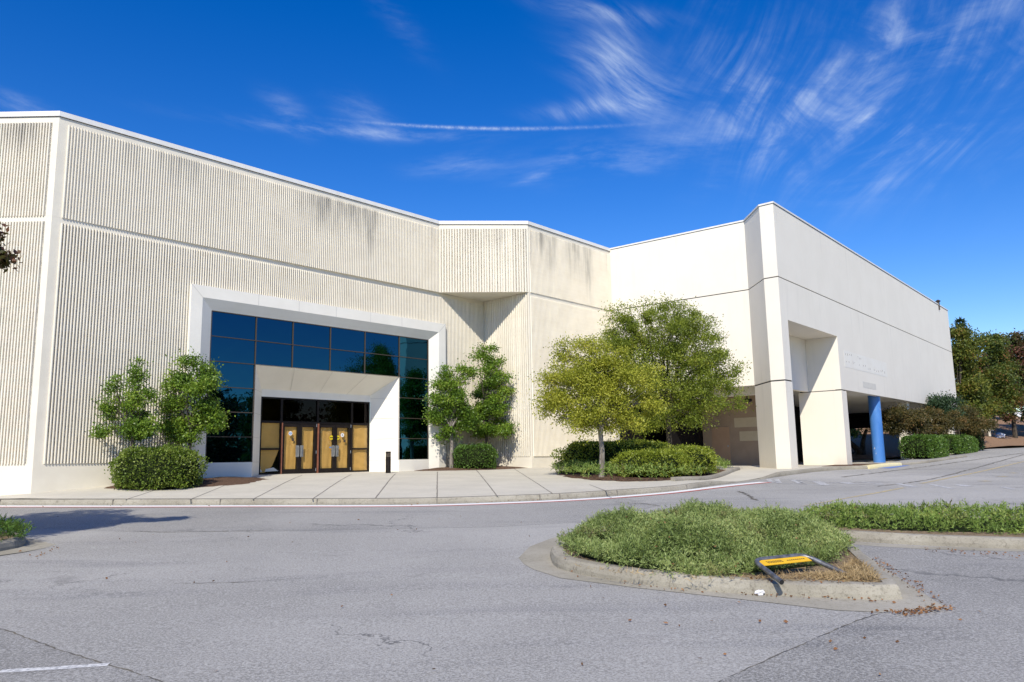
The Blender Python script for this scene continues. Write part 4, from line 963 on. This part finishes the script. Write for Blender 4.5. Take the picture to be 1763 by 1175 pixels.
# traffic-island junipers
d1_ = dist_edge(bed1)
J1 = glt([(956, 936), (980, 958), (1043, 974), (1115, 985), (1200, 992), (1255, 994), (1300, 988), (1345, 984), (1405, 977), (1448, 970), (1474, 945)])
J1 = [tuple(p) for p in J1] + [(4.75, 11.7), (4.9, 13.0), (4.9, 14.0), (4.2, 14.3), (3.3, 14.25), (2.0, 13.3), (1.0, 12.3), (.75, 11.4)]
j1e = dist_edge(J1)
def h1(x, y):
    l = .08 * math.sin(3.1 * x + 1.3 * y) + .08 * math.sin(2.3 * y - 1.7 * x + 1) + .05 * math.sin(7 * x + 6 * y) * math.sin(5 * x - 8 * y)
    return max(.03, (.09 + .23 * min(1, j1e(x, y) / 1.25) ** 1.1) + l * min(1, j1e(x, y) / .5)) + .04 * (1 + math.sin(1.7 * x - .6 * y))
tag(juniper('island_juniper', [tuple(q) for q in shrink([np.array(q) for q in J1], .05)], 140000, h1, lambda x, y: plane(x, y) + .10, 'lf_juni', .05, .0105, 'thick grey green juniper filling the near curbed island under the fallen barrier', .5), cat='ground cover')
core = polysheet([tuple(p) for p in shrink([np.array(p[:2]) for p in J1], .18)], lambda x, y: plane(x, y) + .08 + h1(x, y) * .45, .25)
core.build('juniper_shade_core', 'core', None)['kind'] = 'stuff'  # near-black sheet, shade between the sprays put in as colour
J2 = [(5.0, 14.1), (4.95, 13.0), (5.35, 12.75), (6.0, 12.25), (7.3, 11.7), (9.6, 10.75), (13, 9.5), (13.4, 11.1), (9.5, 13.2), (6.6, 14.6), (5.6, 15.0)]
j2e = dist_edge(J2)
def h2(x, y):
    return max(.03, .05 + .20 * min(1, j2e(x, y) / .7) + .05 * math.sin(3.3 * x + 2 * y) * min(1, j2e(x, y) / .4))
tag(juniper('island_juniper', J2, 52000, h2, lambda x, y: plane(x, y) + .10, 'lf_juni2', .058, .014, 'strip of green juniper on the far curbed island at the right edge', .6), cat='ground cover')
polysheet([tuple(p) for p in shrink([np.array(p[:2]) for p in J2], .15)], lambda x, y: plane(x, y) + .08 + h2(x, y) * .45, .3).build('juniper_shade_core', 'core', None)['kind'] = 'stuff'  # same dark sheet for the inner shade of the far strip
J3 = [(-8.25, 12.9), (-8.4, 13.6), (-9.1, 14.2), (-11, 14.6), (-13, 14.7), (-13, 11.5), (-10.2, 11.5), (-8.8, 12.0)]
j3e = dist_edge(J3)
tag(juniper('island_juniper', J3, 30000, lambda x, y: .08 + .18 * min(1, j3e(x, y) / .35), lambda x, y: plane(x, y) + .10, 'lf_boxdark', .07, .018, 'dark green shrub mass on the curbed island at the left edge of the lot', .7), cat='ground cover')
# straw and fallen leaves
def scatter(name, polys, n, zf, leaf, ln, wd, up, label, flatness=.0, kind='stuff'):
    P = []
    for poly, w in polys:
        a = np.array([p[:2] for p in poly]); lo, hi = a.min(0), a.max(0); q = rng.uniform(lo, hi, (int(n * w * 4) + 20, 2)); q = q[inpoly(q, poly)][:int(n * w)]; P.append(q)
    q = np.concatenate(P); z = np.array([zf(x, y) for x, y in q])
    d = rng.normal(size=(len(q), 3)); d[:, 2] = np.abs(d[:, 2]) * up
    v, f = leaf_mesh(np.column_stack([q, z + .012]), ln, wd, d, .25)
    o = mesh_obj(name, v, f, leaf, loc=(float(q[:, 0].mean()), float(q[:, 1].mean()), float(z.mean())))
    return tag(o, label, None, None, kind)
top1 = lambda x, y: plane(x, y) + .135
scatter('dry_grass', [(glt([(1400, 990), (1440, 985), (1470, 962), (1495, 975), (1515, 997), (1470, 998), (1420, 995)]), .55), (glt([(985, 972), (1060, 985), (1215, 995), (1340, 998), (1515, 1001), (1500, 990), (1400, 985), (1290, 993), (1215, 997), (1047, 981)]), .45)], 3600, top1, 'lf_straw', .085, .007, .7, 'straw coloured dry grass at the broken corner of the island')
lv = [(glt([(1440, 985), (1535, 1012), (1300, 1003), (1160, 995), (1000, 975), (955, 945), (985, 968), (1215, 997)]), .25), (J1, .22), (J2, .18), (gl([(1490, 968), (1510, 962), (1600, 1015), (1625, 1040), (1600, 1050), (1560, 1010)]), .12),
      (gl([(1520, 1056), (1635, 1046), (1650, 1052), (1560, 1064)]), .13), (gl([(1590, 945), (1763, 955), (1763, 965), (1600, 952)]), .06), (gl([(60, 958), (105, 948), (95, 942), (60, 968)]), .04)]
def litz(x, y):
    p = np.array([[x, y]])
    if inpoly(p, J1)[0]: return plane(x, y) + .12 + h1(x, y) * 1.0
    if inpoly(p, J2)[0]: return plane(x, y) + .12 + h2(x, y) * 1.0
    return top1(x, y) if inpoly(p, [q[:2] for q in bed1])[0] else plane(x, y) + .008
scatter('fallen_leaves', lv, 1150, litz, 'lf_dead', .036, .021, .25, 'rust brown fallen leaves lying along the island kerbs')
scatter('fallen_leaves', [(gl([(0, 871), (440, 871), (440, 873), (0, 874)]), .1), (gl([(690, 870), (1000, 857), (1000, 860), (690, 872)]), .45), (gl([(0, 890), (900, 890), (1000, 1170), (0, 1170)]), .25), (gl([(1000, 1000), (1760, 1060), (1760, 1170), (1000, 1170)]), .2)], 130, lambda x, y: plane(x, y) + .006, 'lf_dead', .045, .026, .15, 'scattered brown leaves blown over the drive and gutter')

# trees off the left edge, hedges and crape myrtles along the wing
tb = (-10.5, 11.4, plane(0, 11.4) + .12)
tree('parking_lot_tree', tb, [((-11.2, 11.4, 3.2), (1.9, 2.0, 1.6), 3), ((-10.2, 11.9, 2.9), (1.1, 1.3, .9), 2), ((-11.8, 12.2, 4.3), (1.4, 1.4, 1.1), 2), ((-10.9, 10.9, 4.4), (1.2, 1.2, 1.0), 1.5), ((-12.1, 11.4, 2.6), (1.4, 1.4, .9), 1.5), ((-8.6, 12.1, 3.55), (.24, .25, .26), 1.3), ((-9.4, 12.0, 3.6), (.4, .4, .4), .4), ((-11.0, 11.3, 1.6), (1.5, 1.6, .7), 1.5)], 16000, .10, 'lf_plum',
     'dark red leaved parking lot tree whose branch tip pokes in at the upper left edge', trunk_r=.13, clump=.12, barkm='bark_d', lw=.6)
wing = [  # along the wing wall: s, d, half sizes, height
    (17.3, -1.4, (3.1, .75), 1.28, 'lf_boxdark', 9500, 'nearer clipped green hedge beside the blue column'), (25.6, -1.4, (4.7, .75), 1.2, 'lf_boxdark', 11000, 'farther clipped green hedge beyond the shadow gap along the white wing')]
for s, d, hf, hh, lf, n, lab in wing:
    p = np.array(tow(s, 0, d)); hedge('wing_hedge', (p[0], p[1], plane(p[0], p[1]) - .05), hf, hh, lf, n, .1, lab, group='clipped hedges along the wing', rot=math.atan2(TW[1], TW[0]), power=4.2, lump=.03)
p = np.array(tow(31.6, 0, -1.3)); hedge('dark_shrub', (p[0], p[1], plane(p[0], p[1]) - .05), (.7, .7), 1.7, 'lf_conif', 3000, .12, 'dark upright shrub at the far end of the wing hedges', power=3, cat='shrub')
for s, d, lst, lab, lf in ((18.8, -.5, [(1545, 722, 24, 18), (1572, 728, 22, 16), (1558, 712, 18, 10), (1535, 735, 12, 12)], 'brown twiggy crape myrtle right behind the nearer wing hedge', 'lf_crape'),
                       (23.0, -.5, [(1600, 735, 24, 18), (1618, 718, 22, 16), (1640, 728, 20, 16), (1585, 742, 14, 12)], 'spreading brown crape myrtle in the middle of the wing wall', 'lf_crape'),
                       (25.5, -.4, [(1622, 708, 16, 14), (1612, 693, 9, 8), (1626, 688, 6, 6), (1645, 692, 6, 5), (1638, 712, 12, 12)], 'tallest dark green crape myrtle with open twigs against the white wall', 'lf_conif'),
                       (30.0, -1.0, [(1668, 722, 24, 18), (1690, 728, 14, 16), (1655, 718, 14, 14), (1675, 735, 22, 12)], 'orange tinged crape myrtle at the far corner of the wing', 'lf_crape')):
    p = np.array(tow(s, 0, d)); Y = p[1]
    tree('crape_myrtle', (p[0], p[1], plane(p[0], p[1])), blobs_px(lst, Y, .8), 3600, .13, lf, lab, 'small tree', 'crape myrtles along the wing', trunk_r=.05, clump=.24, barkm='bark_d', stems=3, inner=.2)
# kerb stones: yellow kerb of the undercroft, wing bed kerb
yk = [tuple(G(1497, 808)[:2]), tuple(G(1528, 804.5)[:2]), tuple(G(1553, 802)[:2])]
kerb('yellow_kerb', yk, 'ykerb', .45, .14, step=.4)
kerb('wing_bed_kerb', [tuple(G(1554, 801.5)[:2]), tuple(G(1600, 797)[:2]), tuple(G(1665, 787)[:2])], 'kerb', .15, .1, step=1.)
structure(MB().prism([(13.9, 35.2), tuple(G(1500, 806)[:2]), tuple(G(1551, 801)[:2]), (19.8, 40.5), (17.5, 41.5)], -.9, -.605).build('wing_bed', 'mulch'))

# woodland edge
far = [
    ('autumn_tree', 1652, 62, 769, [(1650, 640, 26, 40), (1662, 600, 20, 30), (1670, 680, 28, 40), (1645, 700, 24, 30), (1650, 600, 12, 34)], 'lf_autumn2', 9000, .22, 'orange and green tree right behind the end of the white wing'),
    ('autumn_tree', 1697, 69, 762, [(1700, 650, 38, 42), (1690, 690, 40, 32), (1712, 610, 26, 30), (1672, 650, 22, 40), (1725, 690, 24, 26), (1702, 590, 16, 16)], 'lf_autumn', 11500, .22, 'rounded green and red tree with dark trunk beside the drive'),
    ('autumn_tree', 1748, 74, 752, [(1750, 660, 38, 40), (1735, 610, 30, 26), (1765, 610, 34, 34), (1745, 700, 34, 24), (1785, 680, 34, 40), (1760, 585, 18, 14)], 'lf_plum', 11000, .23, 'purplish red tree at the right edge of the view'),
    ('autumn_tree', 1800, 78, 750, [(1800, 650, 46, 50), (1790, 700, 40, 30), (1830, 690, 40, 40)], 'lf_autumn2', 7000, .25, 'green gold tree partly cut by the right edge of the view'),
    ('autumn_tree', 1726, 92, 735, [(1726, 660, 40, 40), (1700, 640, 30, 30), (1760, 650, 36, 30), (1735, 620, 20, 22)], 'lf_plum', 6000, .3, 'dark tree on the bank behind the rounded roadside tree'),
    ('understory_tree', 1440, 68, 772, [(1440, 728, 14, 14), (1425, 735, 14, 10), (1455, 722, 12, 12), (1462, 740, 10, 8)], 'lf_juni2', 2600, .2, 'bright green small tree seen under the wing beside the blue column'),
    ('understory_tree', 1560, 74, 770, [(1545, 735, 24, 16), (1580, 730, 22, 18), (1520, 738, 18, 12)], 'lf_crape', 3000, .24, 'brown leaved small tree seen beneath the middle of the wing'),
]
for nm, x, Y, yb_, lst, lf, n, ls, lab in far:
    b0 = at(x, yb_, Y); b0[2] = bankz(b0[0], b0[1]) - .1
    tree(nm, b0, blobs_px(lst, Y, .9), n, ls, lf, lab, 'tree', 'woodland edge trees' if nm[0] == 'a' else None, trunk_r=.2 if nm[0] == 'a' else .1, clump=.42, barkm='bark_d', inner=.3, lw=.6)
# conifer tip behind the wing
cb0 = at(1676, 770, 72); cb0[2] = bankz(cb0[0], cb0[1])
t = thing('pine_tree', cb0, 'dark conifer whose tip shows just above the end of the wing', 'tree')
MB().tube([cb0, (cb0[0], cb0[1], cb0[2] + 10.9)], [.22, .03], 8).build('trunk', 'bark_d', t)
P, D = [], []
for z in np.arange(2.5, 10.9, .42):
    for a in np.arange(0, 6.28, .62):
        L = 3.0 * (1 - z / 11.6) * rng.uniform(.7, 1.1); a_ = a + rng.uniform(-.3, .3)
        k = np.linspace(.1, 1, int(10 + L * 14)); P.append(np.column_stack([cb0[0] + np.cos(a_) * L * k, cb0[1] + np.sin(a_) * L * k, cb0[2] + z - .25 * L * k + rng.normal(size=len(k)) * .05])); D.append(np.tile([np.cos(a_), np.sin(a_), .3], (len(k), 1)))
v, f = leaf_mesh(np.concatenate(P), .34, .11, np.concatenate(D), .8); mesh_obj('crown', v, f, 'lf_conif', t)
# leaning dark trunk and branches under the wing
b = MB(); p0 = at(1486, 785, 63); b.tube([p0, at(1470, 768, 63), at(1452, 752, 63), at(1434, 738, 63)], [.34, .22, .16, .1], 8)
limb(b, at(1470, 768, 63), at(1440, 775, 63), .08, .03); limb(b, at(1460, 760, 63), at(1432, 762, 63), .07, .02); limb(b, at(1478, 776, 63), at(1436, 786, 62.5), .08, .02); limb(b, p0, at(1492, 740, 63.5), .25, .12)
t = thing('leaning_tree', p0, 'bare dark leaning tree beyond the undercroft beside the blue column', 'tree'); b.build('trunk', 'bark_d', t)
# trees across the lot that the blue glass mirrors
for (x, y, h, r, lf, lab) in ((25.5, 16.5, 7.5, 3.0, 'lf_plum', 'dark red tree on the lot outside the right edge, mirrored low in the left glass'), (33, 21, 8.0, 3.4, 'lf_autumn', 'autumn tree on the lot outside the right edge, mirrored behind the red one'), (21, 9.0, 6.5, 2.6, 'lf_plum', 'small red tree nearest the camera outside the right edge'), (44, 30, 9.5, 4.0, 'lf_autumn2', 'green gold tree far across the lot outside the right edge')):
    z = plane(x, y)
    tree('parking_lot_tree', (x, y, z), [((x, y, z + h * .6), (r, r, h * .33), 3), ((x + r * .5, y - r * .4, z + h * .5), (r * .6, r * .6, h * .24), 1), ((x - r * .5, y + r * .5, z + h * .55), (r * .6, r * .6, h * .26), 1), ((x, y, z + h * .82), (r * .6, r * .6, h * .2), 1), ((x, y, z + h * .25), (r * .9, r * .9, h * .2), 1.5)], 7000, .26, lf, lab, trunk_r=.16, clump=.4, barkm='bark_d', lw=.6)

# dense wood across the lot, seen only as the dark mirror image in the glass
wc = np.column_stack([rng.uniform(38, 46, 260), rng.uniform(-4, 42, 260), rng.uniform(-1.4, 4.6, 260)])
wk = rng.integers(0, 260, 26000)
v, f = leaf_mesh(wc[wk] + rng.normal(size=(26000, 3)) * .75, .5, .32)
tag(mesh_obj('woodland', v, f, 'lf_plum', loc=(42, 19, -1.3)), 'dark dense wood across the lot to the right, mirrored in the glass', None, None, 'stuff')
# ------------------------------------------------------------------ small objects
bp = np.array(fac(12.47, walkz(-5.1, 31.5), -1.0))
t = thing('bollard_light', bp, 'dark bronze bollard light standing before the right reveal of the entrance', 'bollard')
z = bp[2]
MB().tube([bp + np.array([0, 0, k]) for k in (-.05, 0, .66)], .105, 20).build('post', 'bronze', t)
MB().tube([bp + np.array([0, 0, k]) for k in (.662, .78)], .102, 20).build('lens', 'mull', t)
MB().tube([bp + np.array([0, 0, k]) for k in (.782, .85, .862)], [.105, .105, .09], 20).build('cap', 'bronze', t)
# fallen barrier: bent pipe frame with a yellow panel
e1_, c1_, c2_, e2_ = at(1346, 1003, 8.26), at(1297, 965, 8.82), at(1385, 956, 9.04), at(1460, 991, 8.7)
t = thing('fallen_barrier', (e1_ + e2_) / 2, 'knocked over grey pipe barrier with a yellow sign panel lying in the juniper', 'barrier')
def bend(a, b, c, r=.12, n=5):
    a, b, c = map(np.array, (a, b, c)); p = b + (a - b) / np.linalg.norm(a - b) * r; q = b + (c - b) / np.linalg.norm(c - b) * r
    return [(1 - k) ** 2 * p + 2 * k * (1 - k) * b + k * k * q for k in np.linspace(0, 1, n)]
path = [e1_] + bend(e1_, c1_, c2_) + bend(c1_, c2_, e2_) + [e2_]
b = MB().tube(path, .027, 14, caps=False); b.build('pipe_frame', 'galv', t, smooth=True)
MB().tube([e1_ + (c1_ - e1_) * .006, e1_ + (c1_ - e1_) * .4], .023, 12).build('pipe_bore', 'black', t)
cd = (c2_ - c1_); cl = np.linalg.norm(cd); cd /= cl
pn = np.cross(cd, np.array([0, 0, 1.])); pn /= np.linalg.norm(pn)      # towards the camera
dn = pn * .9 + np.array([0, 0, -.3]); dn /= np.linalg.norm(dn)
po = c1_ + cd * .02 + dn * .03
nn = np.cross(cd, dn); nn /= np.linalg.norm(nn)
if nn[2] < 0: nn = -nn
sg = MB().box(po, cd * (cl - .04), dn * .12, nn * .006).build('sign_panel', 'sign', t)
for k in range(7):
    b = MB(); o = po + cd * (.09 + .03 * k) + dn * .035 + nn * .0075; b.quad(o, o + cd * .014, o + cd * .03 + dn * .05, o + cd * .016 + dn * .05).build('sign_lettering', 'black', sg)
for k in range(9):
    b = MB(); o = po + cd * (.36 + .027 * k) + dn * .05 + nn * .0075; b.quad(o, o + cd * .016, o + cd * .016 + dn * .022, o + dn * .022).build('sign_lettering', 'black', sg)
# litter by the kerb
for (x, y, Y, s, lab) in ((1308, 1018, 8.45, .05, 'crumpled white wrapper in the gutter under the fallen barrier'), (1722, 760, 69.5, .45, 'white rubbish bag lying at the foot of the roadside trees')):
    c = at(x, y, Y); c[2] = plane(c[0], c[1]) + .01 if Y < 20 else bankz(c[0], c[1])
    bm = bmesh.new(); bmesh.ops.create_icosphere(bm, subdivisions=2, radius=s)
    vs = [(p.co.x + random.uniform(-.3, .3) * s + c[0], p.co.y + random.uniform(-.3, .3) * s + c[1], max(c[2], p.co.z * .6 + random.uniform(-.2, .2) * s + c[2] + s * .4)) for p in bm.verts]
    fs = [tuple(q.index for q in p.verts) for p in bm.faces]; bm.free()
    tag(mesh_obj('litter', np.array(vs), fs, 'litter', loc=c), lab, 'litter')
sl = at(1690, 764, 69); sl[2] = bankz(sl[0], sl[1])
t = thing('low_bench', sl, 'low pale slab bench under the roadside trees', 'bench')
MB().abox(sl[0] - 1.1, sl[0] + 1.1, sl[1] - .25, sl[1] + .25, sl[2] + .38, sl[2] + .5).build('seat', 'walk', t)
for k in (-.8, .6): MB().abox(sl[0] + k, sl[0] + k + .2, sl[1] - .2, sl[1] + .2, sl[2] - .1, sl[2] + .38).build('leg', 'walk', t)
dead = at(1623, 872, 13.6)
b = MB()
for k in range(9):
    a = dead + np.array([rng.uniform(-.1, .1), rng.uniform(-.1, .1), -.15]); limb(b, a, a + np.array([rng.uniform(-.35, .35), rng.uniform(-.15, .15), rng.uniform(.12, .35)]), .016, .004, n=5)
tag(b.build('dead_branch', 'deadwood', loc=dead + np.array([0, 0, -.15])), 'grey dead branch sticking out of the far juniper strip', 'branch')
# a white van far behind the trees
vc = at(1722, 712, 108); 
t = thing('parked_van', (vc[0], vc[1], vc[2] - 1.0), 'white van far behind the trees glimpsed under the branches', 'van')
x, y, z = vc[0], vc[1], vc[2] - 1.0
MB().add([(x + a, y + b_, z + c) for b_ in (-.95, .95) for a, c in ((-2.5, .4), (2.4, .4), (2.4, 1.1), (1.6, 1.3), (1.1, 2.1), (-2.5, 2.1))], [(0, 1, 2, 3, 4, 5), (11, 10, 9, 8, 7, 6)] + [(i, (i + 1) % 6, 6 + (i + 1) % 6, 6 + i) for i in range(6)]).build('body', 'carw', t)
MB().quad((x - 2.3, y - .96, z + 1.35), (x + .9, y - .96, z + 1.35), (x + .9, y - .96, z + 1.95), (x - 2.3, y - .96, z + 1.95)).build('window', 'carglass', t)
for k in (-1.6, 1.5):
    MB().tube([(x + k, y - 1.0, z + .35), (x + k, y - .75, z + .35)], .35, 16).build('wheel', 'tyre', t)
